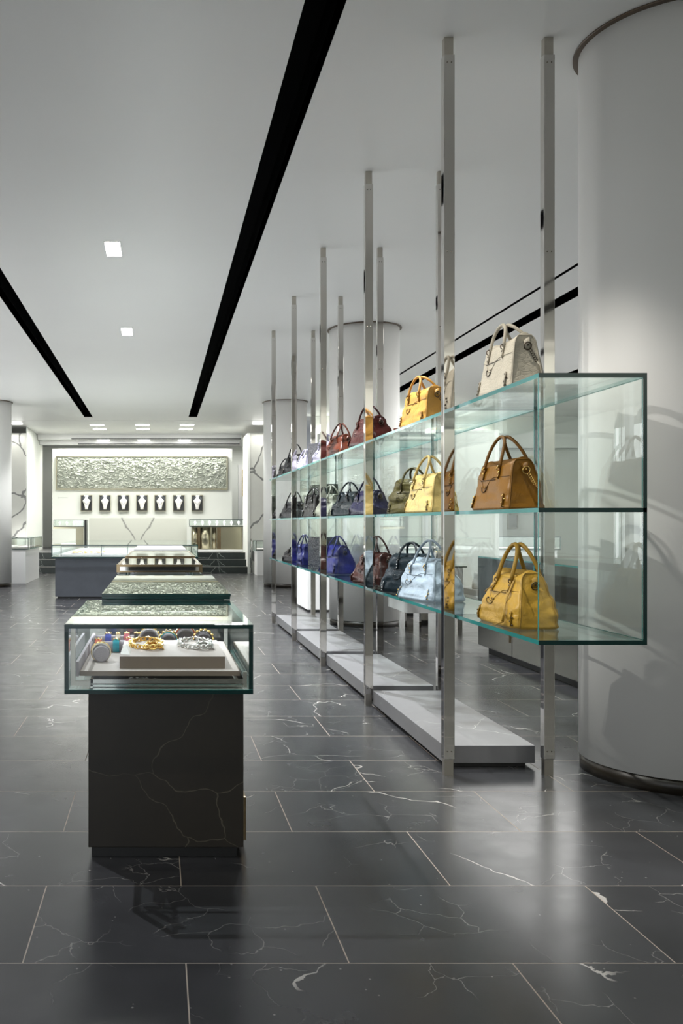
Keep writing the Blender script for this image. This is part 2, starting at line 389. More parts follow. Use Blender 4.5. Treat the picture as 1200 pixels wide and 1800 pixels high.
# far platform and its walls
struct('floor_platform', B((-4.4, 3.6, 24.18, 30, .30, .5295)), 'plinth_stone')
for k in range(3):
    t = obj('stair_step', B((-3.44, 2.34, 23.3+.30*k, 23.62+.30*k if k < 2 else 24.175, .177*k+.001 if k else .001, .177*(k+1)+(.0015 if k == 2 else 0))), 'step_stone', bevel=.004)
    prop(t, ['dark veined stone step at floor level of the far stairs', 'middle dark veined stone step of the far stairs', 'topmost dark stone step at the edge of the far raised platform'][k], 'step', 'stone steps')
    bm = B((-3.44, 2.34, 23.298+.30*k, 23.3+.30*k, .177*(k+1)-.012, .177*(k+1)+.0005)); obj('nosing', bm, 'brushed_steel', t)
struct('wall_far', B((-3.14, 2.16, 26.5, 26.8, .53, 3.50)), 'wall_paint')
struct('wall_far_left', B((-3.76, -3.42, 26.2, 26.5, .53, CEIL-.002)), 'wall_paint')
struct('wall_rear', B((-6, 3.7, 29.5, 29.7, .5, CEIL-.002)), 'wall_paint')
struct('wall_marble_left', B((-5.9, -3.44, 23.3, 24.5, 0, 3.64)), ['white_marble'])
struct('wall_marble_right', B((2.36, 3.60, 23.3, 24.5, 0, 3.64)), ['white_marble'])
struct('wall_return_left', B((-3.44, -3.42, 23.32, 26.2, .0, CEIL-.004)), 'wall_paint')
struct('wall_return_right', B((2.30, 2.36, 23.28, 24.6, .0, 3.64)), 'wall_paint')
struct('trim_8', B((-3.14, 2.16, 26.47, 26.5, 3.42, 3.50)), 'white_lacquer')
area('marble_wash_light', (2.9, 23.1, 3.72), (math.radians(-25), 0, 0), 1.0, .1, 14, (1, 1, .95))
area('marble_wash_light', (-4.0, 23.1, 3.72), (math.radians(-25), 0, 0), 1.0, .1, 14, (1, 1, .95))
area('cove_light', (5.5, 20.7, 3.35), (math.radians(40), 0, 0), 4.0, .15, 70, (1, 1, .97))
struct('trim_9', B((3.62, 10, 20.5, 20.62, 3.0, 3.35), (3.62, 10, 20.5, 21.0, 3.0, 3.02)), 'wall_paint')

# columns
def column(x, y, r, label):
    t = thing('column', label, 'column', (x, y, 0)); t['group'] = 'round white columns'
    t['kind'] = 'structure'
    bm = bmesh.new(); cyl(bm, (x, y), r, .075, CEIL-.012, 96); obj('shaft', bm, 'column_paint', t, smooth=False)
    bm = bmesh.new(); cyl(bm, (x, y), r-.006, .0, .075, 96); obj('base_band', bm, 'dark_stone', t)
    bm = bmesh.new(); cyl(bm, (x, y), r+.028, CEIL-.012, CEIL-.002, 96); obj('top_ring', bm, 'hem_brown', t)
    for o in t.children:
        for p in o.data.polygons: p.use_smooth = len(p.vertices) == 4
        
column(2.67, 4.68, .442, 'wide round white column beside the near end of the glass bag shelves')
column(2.65, 11.6, .442, 'round white column behind the middle of the glass bag shelves')
column(2.61, 18.6, .442, 'round white column beyond the far end of the glass bag shelves')
column(-3.49, 18.6, .442, 'round white column by the left picture edge near the stairs')

# recessed square lights
for k, yy in enumerate((8.205, 11.74)):
    t = thing('ceiling_light', ['bright square recessed ceiling light, the nearer and larger of two', 'bright square recessed ceiling light, the farther and smaller of two'][k], 'ceiling light', (-.415, yy, CEIL-.006), 0, 'square recessed lights')
    s = .0675; q = .215
    obj('frame', B((-.415-s-.006, -.415-s, yy-q-.006, yy+q+.006, CEIL-.006, CEIL-.0005), (-.415+s, -.415+s+.006, yy-q-.006, yy+q+.006, CEIL-.006, CEIL-.0005), (-.415-s, -.415+s, yy-q-.006, yy-q, CEIL-.006, CEIL-.0005), (-.415-s, -.415+s, yy+q, yy+q+.006, CEIL-.006, CEIL-.0005)), 'white_lacquer', t)
    obj('lens', B((-.415-s, -.415+s, yy-q, yy+q, CEIL-.004, CEIL-.0005)), 'light_lens', t)
    spot('recessed_spot', (-.415, yy, CEIL-.02), (-.415, yy-.2, 0), 60, (1, .96, .9), 80, .7, .05)
names = ['slim rectangular ceiling light above the far stairs, %s']
k = 0
for row, (yy, zz) in enumerate(((22.9, CEIL), (23.9, CEIL), (25.4, 3.659))):
    for c, xx in enumerate((-1.57, -.42, .72)):
        p = obj('ceiling_light', B((xx-.17, xx+.17, yy-.10, yy+.10, zz-.008, zz-.001)), 'panel_lens')
        prop(p, 'slim glowing ceiling light over the far platform, %s row, %s of its row' % (['nearest', 'middle', 'deepest'][row], ['leftmost', 'middle one', 'rightmost'][c]), 'ceiling light', 'slim ceiling lights over the platform')

# relief artwork
t = thing('wall_relief', 'long silvery crumpled-texture relief panel with a thin bronze frame on the far wall', 'wall art', (-.5, 26.46, 2.31))
bm = bmesh.new(); nx, nz = 440, 84; x0, x1, z0, z1 = -2.97, 1.97, 2.33, 3.24
vs = []
for j in range(nz+1):
    for i in range(nx+1):
        xx = x0+(x1-x0)*i/nx; zz = z0+(z1-z0)*j/nz
        p = Vector((xx*10, zz*15, 0)); wv = noise.noise_vector(p*.8)*.9
        h = abs(noise.noise(p+wv))*1.1+.5*abs(noise.noise(p*2.3+wv*2))
        vs.append(bm.verts.new((xx, 26.45-.10*h, zz)))
for j in range(nz):
    for i in range(nx):
        a = j*(nx+1)+i; bm.faces.new((vs[a], vs[a+1], vs[a+nx+2], vs[a+nx+1]))
simple('relief_plaster', (.42, .44, .39), .35, metal=.2)
obj('relief_surface', bm, 'relief_plaster', t)
obj('backing', B((-3.0, 2.0, 26.44, 26.499, 2.30, 3.27)), 'relief_plaster', t)
obj('frame', B((-3.02, 2.02, 26.38, 26.499, 3.255, 3.28), (-3.02, 2.02, 26.38, 26.499, 2.29, 2.315), (-3.02, -2.995, 26.38, 26.499, 2.315, 3.255), (1.995, 2.02, 26.38, 26.499, 2.315, 3.255)), 'champagne_metal', t)

# seven niches with necklace busts
order = ['first from the left', 'second from the left', 'third from the left', 'fourth, in the middle', 'third from the right', 'second from the right', 'rightmost']
def bust(bm, x, y, z, s=1.0):
    prof = [(.042, 0), (.046, .06), (.066, .14), (.100, .21), (.104, .235), (.075, .265), (.042, .285), (.036, .33)]
    seg = 20; rings = []
    for r, h in prof:
        rings.append([bm.verts.new((x+s*r*math.cos(2*PI*k/seg), y+s*r*.45*math.sin(2*PI*k/seg), z+s*h)) for k in range(seg)])
    for a, b_ in zip(rings, rings[1:]):
        for k in range(seg): bm.faces.new((a[k], a[(k+1) % seg], b_[(k+1) % seg], b_[k]))
    bm.faces.new(rings[-1]); bm.faces.new(rings[0][::-1])
for k, px in enumerate((152, 184.5, 217, 249.5, 281.5, 314, 346.5)):
    xc = (px-279)*26.45/F; zb = 1.66
    t = thing('display_niche', 'small lit jewellery niche under the relief panel, %s of seven' % order[k], 'display niche', (xc, 26.4, zb), 0, 'necklace niches')
    obj('frame', B((xc-.17, xc+.17, 26.38, 26.499, zb+.455, zb+.475), (xc-.17, xc+.17, 26.38, 26.499, zb-.01, zb+.012), (xc-.17, xc-.155, 26.38, 26.499, zb+.012, zb+.455), (xc+.155, xc+.17, 26.38, 26.499, zb+.012, zb+.455)), 'champagne_metal', t)
    obj('backing', B((xc-.155, xc+.155, 26.49, 26.498, zb, zb+.46)), 'niche_dark', t)
    obj('lamp_strip', B((xc-.06, xc+.06, 26.39, 26.41, zb+.445, zb+.453)), 'niche_lens', t)
    bm = bmesh.new(); bust(bm, xc, 26.44, zb+.05, 1.1)
    o = obj('necklace_bust', bm, 'velvet_white', None, smooth=True)
    prop(o, 'white necklace display bust in the wall niche, %s of seven' % order[k], 'display bust', 'white busts in the niches')
    bm = bmesh.new(); n = 16; tube(bm, [(xc+.05*math.cos(a), 26.44-.045-.01*math.sin(a)*-1, zb+.27+.055*math.sin(a)-.01) for a in [PI+PI*i/n for i in range(n+1)]], .004, 5)
    o = obj('necklace', bm, 'silver' if k % 2 else 'dark_hardware'); prop(o, 'fine necklace on the white bust, niche %s' % order[k], 'necklace', 'necklaces in the niches')
    l = bpy.data.lights.new('niche_lamp', 'POINT'); l.energy = 1.6; l.color = (.93, .97, 1); l.shadow_soft_size = .02
    lo = bpy.data.objects.new('niche_lamp', l); lo.location = (xc, 26.36, zb+.40); col.objects.link(lo)
# small script line on the wall
bm = bmesh.new(); tube(bm, [(-2.98+.30*i/24, 26.497, 2.055+.014*math.sin(i*2.1)*(1 if i > 3 else 2.2)) for i in range(25)], .0035, 4)
prop(obj('wall_script', bm, 'grey_lacquer'), 'tiny grey handwritten line on the white far wall', 'lettering')

# marble desk on platform
t = obj('reception_desk', B((-1.93, .775, 24.9, 25.5, .532, 1.455)), 'bookmatched_marble', origin=(-.58, 25.2, .532), bevel=.005)
prop(t, 'pale bookmatched marble desk front in the middle of the platform', 'desk')

# vitrine builder : glass box on a base
def vitrine(name, label, cat, x0, x1, y0, y1, zb, zt, base, base_mat, th=.012, inner=None, group=None, frame=None, plinth=True, edge='glass_edge', lens=False):
    t = thing(name, label, cat, ((x0+x1)/2, (y0+y1)/2, 0 if base is None else base[4]), 0, group)
    if base:
        obj('base', B(base), base_mat, t, bevel=.003)
    g = G((x0, x1, y0, y0+th, zb+th, zt-th), (x0, x1, y1-th, y1, zb+th, zt-th), (x0, x0+th, y0+th, y1-th, zb+th, zt-th), (x1-th, x1, y0+th, y1-th, zb+th, zt-th))
    obj('glass_side', g, ['glass', edge], t)
    obj('glass_top', G((x0, x1, y0, y1, zt-th, zt)), ['glass', edge], t)
    obj('glass_bottom', G((x0, x1, y0, y1, zb, zb+th)), ['glass', edge], t)
    if frame:
        f = .012
        obj('frame', B((x0-f, x1+f, y0-f, y0, zt-.03, zt), (x0-f, x1+f, y1, y1+f, zt-.03, zt), (x0-f, x0, y0, y1, zt-.03, zt), (x1, x1+f, y0, y1, zt-.03, zt),
                       (x0-f, x0, y0-f, y0, zb, zt-.03), (x1, x1+f, y0-f, y0, zb, zt-.03), (x0-f, x1+f, y0-f, y0, zb, zb+.02)), frame, t)
    if inner:
        obj('display_deck', B((x0+.03, x1-.03, y0+.03, y1-.03, zb+th+.001, zb+th+inner)), 'tray_leather', t)
    if lens:
        obj('light_strip', B((x0+.04, x1-.04, y1-.05, y1-.03, zt-th-.012, zt-th-.001)), 'case_lens', t)
    return t

# ------------------------------------------------------------------ showcase one, nearest
CX0, CX1, CY0, CY1, CZ0, CZ1 = -.355, .355, 3.38, 4.46, .658, .919
t = vitrine('showcase', 'nearest jewellery showcase, clear glass box on a dark stone base', 'showcase', CX0, CX1, CY0, CY1, CZ0, CZ1, (-.273, .328, 3.48, 4.44, .045, .657), 'dark_stone', th=.015)
case1 = t
obj('plinth', B((-.262, .305, 3.51, 4.42, 0, .045)), 'black_metal', t)
dr = obj('base_drawer', B((.3285, .350, 3.60, 4.15, .03, .205)), 'bronze', t, bevel=.002)
# inner metal frame: upright, rails, mirror tray
obj('rail', B((.322, .335, 3.42, 3.43, .676, .735)), 'satin_nickel', t)
bm = B((-.335, -.318, 3.42, 3.432, .700, .900), (-.335, -.26, 3.42, 3.432, .683, .700))
obj('rail', bm, 'satin_nickel', t)
bm = B((-.262, .335, 3.44, 3.452, .677, .683), (-.262, .335, 3.44, 3.452, .687, .703), (-.262, -.252, 3.44, 4.40, .6735, .703), (.325, .335, 3.452, 4.40, .6735, .703), (-.252, .325, 3.452, 4.39, .6735, .676))
obj('mirror_drawer', bm, 'polished_steel', t)
TZ = .724
tr = obj('tray', B((-.308, .317, 3.50, 4.38, .706, TZ)), 'tray_edge', t, bevel=.001)
obj('tray_surface', B((-.304, .313, 3.503, 4.377, TZ, TZ+.001)), 'tray_leather', tr)
obj('tray_wall', B((-.320, -.309, 3.47, 4.38, .709, .766)), 'pad_light', tr)
obj('label_mark', B((.03, .21, 4.443, 4.4445, .862, .866)), 'grey_lacquer', t)
HT = TZ+.001
blk = obj('display_block', B((-.155, .262, 3.56, 4.06, HT, HT+.047)), 'tray_edge', None, bevel=.001)
prop(blk, 'low taupe block carrying two chain bracelets inside the nearest showcase', 'display block')
obj('block_surface', B((-.154, .261, 3.561, 4.059, HT+.047, HT+.048)), 'tray_leather', blk)
BT = HT+.0485

def chain(bm, pts, link, r, n):
    L = [0]; P = [Vector(p) for p in pts]
    for a, b_ in zip(P, P[1:]): L.append(L[-1]+(b_-a).length)
    for i in range(n):
        s = L[-1]*i/(n-1); k = 0
        while k < len(L)-2 and L[k+1] < s: k += 1
        p = P[k].lerp(P[k+1], (s-L[k])/max(1e-6, L[k+1]-L[k])); d = (P[k+1]-P[k]).normalized()
        side = Vector((0, 0, 1)).cross(d); ang = (PI/3.2 if i % 2 else -PI/3.2)
        ax = (Vector((0, 0, 1))*math.cos(ang)+side*math.sin(ang))
        m = Matrix((d, side, Vector((0, 0, 1)))).transposed()
        pl = []
        for q in range(12):
            a = 2*PI*q/12; e = ax.cross(d).normalized()
            pl.append(p + d*link*math.cos(a) + e*link*.68*math.sin(a))
        tube(bm, pl, r, 5, closed=True)
def bracelet_chain(name, mat, cx, cy, label, seed):
    random.seed(seed); pts = []
    for i in range(33):
        a = 2*PI*i/32
        pts.append((cx+.068*math.cos(a), cy+.135*math.sin(a)+.02, BT+.009))
    p2 = []
    for i in range(22):
        a = 2*PI*i/21*1.4
        p2.append((cx+.032+.036*math.cos(a)*(1-.018*i), cy-.115+.05*math.sin(a)*(1-.015*i), BT+.010+.010*(i/21)))
    bm = bmesh.new(); chain(bm, pts, .0150, .0036, 30); chain(bm, p2, .0150, .0038, 18)
    prop(obj(name, bm, mat, None, smooth=True), label, 'bracelet', 'chain bracelets')
bracelet_chain('chain_bracelet', 'gold', -.055, 3.87, 'chunky gold chain bracelet lying on the taupe block in the nearest showcase', 1)
bracelet_chain('chain_bracelet', 'silver', .155, 3.87, 'chunky silver chain bracelet lying on the taupe block in the nearest showcase', 2)
# price wedge
bm = bmesh.new()
v = [bm.verts.new(p) for p in ((-.155, 3.62, BT), (-.115, 3.60, BT), (-.115, 3.74, BT), (-.155, 3.74, BT), (-.132, 3.66, BT+.028), (-.132, 3.74, BT+.028))]
for f in ((0, 1, 4), (1, 2, 5, 4), (3, 5, 2), (0, 4, 5, 3), (0, 3, 2, 1)): bm.faces.new([v[i] for i in f])
prop(obj('price_wedge', bm, 'paper_white'), 'small white price wedge at the near left of the taupe block', 'price tag')

# bracelets round cushion rolls
def cushion(x, y, r, ln, rotz, mat, label, bl, bands, z=None):
    z = HT if z is None else z
    bm = bmesh.new(); prof = [(-ln/2, r*.86), (-ln/2+.004, r*.97), (-ln/2+.012, r), (ln/2-.012, r), (ln/2-.004, r*.97), (ln/2, r*.86)]
    seg = 28; rs = []
    for yy, rr in prof: rs.append([bm.verts.new((rr*math.cos(2*PI*k/seg), yy, r+rr*math.sin(2*PI*k/seg))) for k in range(seg)])
    for a, b_ in zip(rs, rs[1:]):
        for k in range(seg): bm.faces.new((a[k], a[(k+1) % seg], b_[(k+1) % seg], b_[k]))
    bm.faces.new(rs[0]); bm.faces.new(rs[-1][::-1])
    o = obj('bracelet_cushion', bm, mat, None, smooth=False, origin=(0, 0, 0)); o.location = (x, y, z); o.rotation_euler.z = rotz
    prop(o, label, 'cushion', 'grey bracelet cushions')
    for (yy, wd, mt, style, lab) in bands:
        bm = bmesh.new(); R = r+.002
        rs = []
        for (dy, rr) in ((-wd/2, R), (-wd/2, R+.004), (wd/2, R+.004), (wd/2, R)):
            rs.append([bm.verts.new((rr*math.cos(2*PI*k/seg), yy+dy, r+rr*math.sin(2*PI*k/seg))) for k in range(seg)])
        for i in range(4):
            a, b_ = rs[i], rs[(i+1) % 4]
            for k in range(seg): bm.faces.new((a[k], b_[k], b_[(k+1) % seg], a[(k+1) % seg]))
        c = obj('bracelet', bm, mt, None, origin=(0, 0, 0)); c.location = (x, y, z+.004); c.rotation_euler.z = rotz
        prop(c, lab, 'bracelet', bl)
        bm = bmesh.new()
        if style == 'studs':
            for k in range(14):
                a = 2*PI*k/14; ball(bm, (( R+.005)*math.cos(a), yy, r+(R+.005)*math.sin(a)), wd*.28, 6)
        elif style == 'buckle':
            a = PI*.5
            for dx in (-.012, 0, .012): ball(bm, (dx, yy, r+R+.005), .005, 6)
            box(bm, -.016, .016, yy-wd*.5, yy-wd*.35, r+R, r+R+.007); box(bm, -.016, .016, yy+wd*.35, yy+wd*.5, r+R, r+R+.007)
        else:
            for sgn in (-1, 1):
                tube(bm, [((R+.004)*math.cos(2*PI*k/40), yy+sgn*wd*.25*math.sin(6*2*PI*k/40), r+(R+.004)*math.sin(2*PI*k/40)) for k in range(40)], .0028, 5, closed=True)
        obj('ornament', bm, 'gold' if style != 'silver' else 'silver', c, local=True, smooth=True)
cushion(-.244, 3.78, .034, .13, .12, 'pad_light', 'grey bracelet cushion standing nearest the glass at the left of the tray', 'bracelets in the nearest showcase', [(-.02, .045, 'leather_ivory', 'braid', 'ivory and gold braided cuff on the cushion nearest the glass')])
cushion(-.045, 4.22, .040, .12, 0, 'pad_grey', 'dark grey bracelet cushion behind the gold chain', 'bracelets in the nearest showcase', [(-.03, .025, 'leather_ivory', 'studs', 'wide ivory bangle with gold studs behind the gold chain')])
cushion(.045, 4.16, .034, .14, 0, 'pad_grey', 'dark grey bracelet cushion between gold and red bangles', 'bracelets in the nearest showcase', [(-.035, .016, 'leather_turquoise', 'braid', 'light blue bangle between the gold and red ones'), (.02, .02, 'leather_charcoal', 'studs', 'charcoal studded bangle just behind the light blue one')])
cushion(.125, 4.24, .042, .12, 0, 'pad_grey', 'dark grey bracelet cushion with the red bangle', 'bracelets in the nearest showcase', [(-.03, .014, 'leather_red', 'thin', 'red enamel bangle behind the silver chain'), (0, .022, 'leather_ivory', 'silver', 'ivory studded bangle behind the red one')])
cushion(.205, 4.17, .036, .12, 0, 'pad_grey', 'grey bracelet cushion farthest to the right of the tray', 'bracelets in the nearest showcase', [(-.02, .034, 'leather_charcoal', 'studs', 'wide black cuff with large pale studs at the right of the tray')])
cushion(-.225, 4.02, .024, .15, PI/2, 'pad_light', 'slim grey cushion roll carrying coral and turquoise straps', 'bracelets in the nearest showcase', [(.045, .030, 'leather_coral', 'buckle', 'coral leather strap bracelet on the left roll'), (-.035, .028, 'leather_turquoise', 'buckle', 'turquoise leather strap bracelet on the left roll')])
cushion(-.135, 4.06, .024, .10, PI/2, 'pad_light', 'slim grey cushion roll carrying the pink strap', 'bracelets in the nearest showcase', [(0, .028, 'leather_pink', 'buckle', 'pink leather strap bracelet beside the turquoise one')])
cushion(-.235, 4.20, .026, .14, PI/2, 'pad_light', 'slim grey cushion roll carrying the cobalt strap', 'bracelets in the nearest showcase', [(.0, .028, 'leather_cobalt', 'buckle', 'cobalt blue leather strap bracelet at the far left of the tray'), (-.045, .02, 'leather_ivory', 'buckle', 'ivory leather strap bracelet next to the cobalt one')])
cushion(-.135, 4.21, .026, .10, PI/2, 'pad_light', 'slim grey cushion roll left of the gold-studded bangle', 'bracelets in the nearest showcase', [(.015, .025, 'leather_pink', 'buckle', 'dusty pink strap bracelet in the rear row of the tray'), (-.03, .02, 'leather_charcoal', 'buckle', 'black strap bracelet in the rear row of the tray')])
# a little crumpled silver scarf ring in the mirror drawer
bm = bmesh.new(); random.seed(5)
for k in range(9):
    c = Vector((-.06+random.uniform(-.05, .05), 3.50+random.uniform(0, .03), .688+random.uniform(0, .006)))
    ring(bm, c, (random.uniform(-1, 1), random.uniform(-1, 1), 1), random.uniform(.008, .016), .002, 12, 4)
prop(obj('silver_bracelet', bm, 'silver', None, smooth=True), 'tangled silver ring bracelet low in the drawer of the nearest showcase', 'bracelet')
area('showcase_lamp', (0, 4.40, .897), (math.radians(-30), 0, 0), .55, .01, 3.2, (.93, .96, 1))

# showcase two, dark mirrored slab top overhanging
t = thing('showcase', 'second showcase in the row, topped by a dark-edged mirror-finish glass slab', 'showcase', (.04, 5.3, 0))
obj('base', B((-.24, .31, 4.62, 5.95, 0, .60)), 'dark_stone', t)
obj('case_body', B((-.27, .33, 4.56, 6.0, .60, .915)), 'slate_stone', t)
obj('slab_top', G((-.285, .360, 4.50, 6.08, .9335, .948)), ['mirror_glass', 'glass_edge'], t)
obj('slab_underside', G((-.285, .357, 4.502, 6.08, .9195, .9325)), ['smoked_glass', 'glass_edge'], t)
# showcases three, four, five
def frame_case(x0, x1, y0, y1, zt, label, teal=False):
    t = thing('showcase', label, 'showcase', ((x0+x1)/2, (y0+y1)/2, 0))
    obj('base', B((x0+.05, x1-.05, y0+.06, y1-.05, 0, zt-.24)), 'slate_stone', t)
    if teal:
        obj('glass_top', G((x0, x1, y0, y1, zt-.05, zt-.0355)), ['smoked_glass', 'glass_edge'], t)
        obj('lid', B((x0+.02, x1-.02, y0+.03, y1-.02, zt-.035, zt-.005)), 'grey_lacquer', t)
        obj('glass_side', G((x0, x1, y0, y0+.012, zt-.24, zt-.05)), ['glass', 'glass_edge'], t)
        return
    obj('glass_side', G((x0, x1, y0, y0+.012, zt-.24, zt-.075), (x0, x0+.012, y0+.012, y1, zt-.24, zt-.075), (x1-.012, x1, y0+.012, y1, zt-.24, zt-.075)), ['glass', 'glass_edge'], t)
    obj('frame', B((x0-.004, x1+.004, y0-.004, y0+.02, zt-.018, zt), (x0-.004, x1+.004, y0-.004, y0+.02, zt-.062, zt-.050), (x0-.004, x0+.02, y0-.004, y0+.02, zt-.05, zt-.018), (x1-.02, x1+.004, y0-.004, y0+.02, zt-.05, zt-.018), (x0, x0+.02, y0+.02, y1, zt-.062, zt), (x1-.02, x1, y0+.02, y1, zt-.062, zt), (x0, x1, y1, y1+.02, zt-.062, zt)), 'bronze', t)
    obj('mirror_band', B((x0+.02, x1-.02, y0+.012, y0+.016, zt-.05, zt-.018)), 'polished_steel', t)
    obj('glass_top', G((x0+.02, x1-.02, y0+.02, y1, zt-.014, zt-.002)), ['glass', 'glass_edge'], t)
    obj('lining', B((x0+.02, x1-.02, y0+.03, y1-.01, zt-.045, zt-.040)), 'white_lacquer', t)
frame_case(-.325, .335, 7.0, 8.3, .98, 'third showcase in the row, wide bronze-framed glass top')
frame_case(-.315, .345, 8.6, 10.2, .986, 'fourth showcase in the row, narrower bronze-framed glass top')
frame_case(-.315, .345, 10.7, 12.6, .995, 'fifth showcase in the row, grey lid over a teal glass edge', True)

# large island case
t = thing('island_showcase', 'large glass island showcase on a blue-grey stone base before the stairs', 'showcase', (-.58, 17.7, 0))
IX0, IX1, IY0, IY1 = -1.854, .677, 15.5, 20.0
obj('base', B((IX0+.06, IX1-.05, IY0+.08, IY1-.08, .03, .705)), 'blue_stone', t)
obj('plinth', B((IX0+.10, IX1-.10, IY0+.13, IY1-.13, 0, .03)), 'black_metal', t)
obj('glass_side', G((IX0, IX1, IY0, IY0+.02, .73, .91), (IX0, IX0+.02, IY0+.02, IY1-.02, .73, .91), (IX1-.02, IX1, IY0+.02, IY1-.02, .73, .91), (IX0, IX1, IY1-.02, IY1, .73, .91)), ['glass', 'glass_edge'], t)
obj('glass_top', G((IX0, IX1, IY0, IY1, .912, .93)), ['glass', 'glass_edge'], t)
obj('glass_bottom', G((IX0, IX1, IY0, IY1, .706, .724)), ['glass', 'glass_edge'], t)
obj('glass_divider', G(*[(x, x+.014, IY0+.03, IY0+.7, .73, .91) for x in (-1.0, -.55, .10)]), ['glass', 'glass_edge'], t)
obj('display_deck', B((IX0+.12, IX1-.12, IY0+.10, IY1-.2, .7245, .76)), 'white_lacquer', t)
obj('frame', B((IX0+.16, IX1-.02, IY0+.03, IY0+.045, .895, .905), (IX0+.16, IX0+.175, IY0+.03, IY0+.045, .73, .895), (IX1-.12, IX1-.105, IY0+.03, IY0+.045, .73, .895)), 'dark_hardware', t)
area('island_lamp', (-.58, 16.0, .900), (0, 0, 0), 2.1, .04, 6, (.9, .96, 1))
random.seed(11)
spots_ = [(-1.45, 'gold'), (-1.25, 'gold'), (-1.05, 'gold'), (-.72, 'silver'), (-.35, 'velvet_white'), (-.1, 'grey_lacquer'), (.25, 'silver'), (.45, 'leather_charcoal')]
lab = ['gold rings tray, leftmost in the island showcase', 'gold rings tray, second from the left in the island showcase', 'gold chains tray, third from the left in the island showcase', 'silver pieces tray in the island showcase, left of the white one', 'white pieces tray near the middle of the island showcase', 'grey pieces tray in the island showcase, right of the white one', 'silver pieces tray toward the right of the island showcase', 'black pieces tray rightmost in the island showcase']
for i, (xx, mt) in enumerate(spots_):
    t2 = thing('jewelry_tray', lab[i], 'jewelry tray', (xx, 15.9, .7605), 0, 'trays in the island showcase')
    obj('tray_base', B((xx-.09, xx+.09, 15.78, 16.15, .7605, .775)), 'tray_leather' if i % 2 else 'pad_light', t2)
    bm = bmesh.new()
    for q in range(10):
        ring(bm, (xx+random.uniform(-.07, .07), 15.82+random.uniform(0, .28), .79), (random.uniform(-1, 1), random.uniform(-.4, .4), 1), .022, .006, 10, 5)
    obj('jewelry', bm, mt, t2, smooth=True)

# ------------------------------------------------------------------ platform furniture
vitrine('wall_vitrine', 'small glass wall vitrine left of the marble desk on the platform', 'vitrine', -2.95, -2.10, 25.2, 25.7, 1.20, 1.40, None, None, th=.014, inner=.02)
t = [o for o in bpy.data.objects if o.name.startswith('wall_vitrine')][0]
obj('support_shelf', B((-2.96, -2.09, 25.18, 25.72, 1.15, 1.199)), 'champagne_metal', t)
obj('support_leg', B((-2.33, -2.12, 25.25, 25.65, .532, 1.15)), 'champagne_metal', t)
obj('end_panel', B((-2.07, -2.02, 25.0, 25.5, .532, 1.40)), 'black_metal', t)
t = vitrine('platform_counter', 'wide glass-topped champagne metal counter right of the marble desk', 'counter', .83, 2.37, 24.5, 25.1, 1.21, 1.41, (.90, 2.33, 24.72, 25.1, .58, 1.209), 'champagne_metal', th=.014, inner=.02)
bm = bmesh.new()
for xx, r in ((1.0, .08), (1.28, .14), (1.52, .06)): cyl(bm, (xx, 24.74), r, .60, 1.19, 24)
obj('fluted_front', bm, 'champagne_metal', t, smooth=True)
obj('counter_foot', B((.88, 2.35, 24.55, 25.1, .532, .58)), 'white_lacquer', t)
obj('dark_panel', B((1.06, 1.14, 24.655, 24.72, .60, 1.19)), 'bronze', t); obj('dark_panel', B((1.60, 1.70, 24.66, 24.72, .60, 1.19)), 'bronze', t)
for (x0, n, zb, y0, gl) in ((-2.9, 4, 1.236, 25.3, 'left of the marble desk'), (.9, 7, 1.246, 24.65, 'right of the marble desk')):
    for i in range(n):
        bm = bmesh.new(); bust(bm, x0+.1+.2*i, y0+.1, zb, .36)
        o = obj('display_bust', bm, 'velvet_white', None, smooth=True)
        prop(o, 'tiny white display bust in a row inside the vitrine %s' % gl, 'display bust', 'tiny busts in the vitrine %s' % gl)
area('counter_lamp', (1.6, 24.7, 1.393), (0, 0, 0), 1.3, .03, 5, (.9, .96, 1))
area('vitrine_lamp', (-2.5, 25.45, 1.383), (0, 0, 0), .7, .03, 3, (.9, .96, 1))
area('vitrine_under_lamp', (-2.5, 25.5, 1.14), (0, 0, 0), .5, .05, 4, (1, .99, .93))
# wall mirror-like framed display, wall shelf vitrine on the left return
t = thing('wall_display', 'small framed wall display with a champagne panel on the left platform wall', 'wall display', (-3.62, 26.1, 1.6))
obj('panel', B((-3.70, -3.50, 26.17, 26.199, 1.70, 2.22)), 'white_lacquer', t)
obj('inner_panel', B((-3.69, -3.57, 26.15, 26.17, 1.71, 2.02)), 'champagne_metal', t)
t = vitrine('wall_vitrine', 'little lit glass vitrine on the left platform wall below the framed display', 'vitrine', -3.70, -3.50, 25.95, 26.19, 1.22, 1.42, None, None, th=.01, inner=.02)
area('left_vitrine_lamp', (-3.6, 26.0, 1.20), (0, 0, 0), .2, .1, 2.0, (1, 1, .95))
# gold art in rear room
t = thing('gold_artwork', 'gold textured panel seen through the gap right of the far wall', 'wall art', (2.9, 29.3, 2))
obj('panel', B((2.72, 3.2, 29.35, 29.499, 2.18, 3.05)), 'gold', t)
obj('mount', B((2.60, 3.3, 29.42, 29.498, 1.4, 3.22)), 'white_lacquer', t)
area('rear_room_light', (2.5, 28, 3.7), (0, 0, 0), 1.5, 1.5, 40, (1, 1, .96))
area('rear_room_light', (-3.5, 28, 3.7), (0, 0, 0), 1, 1, 12, (1, 1, .96))
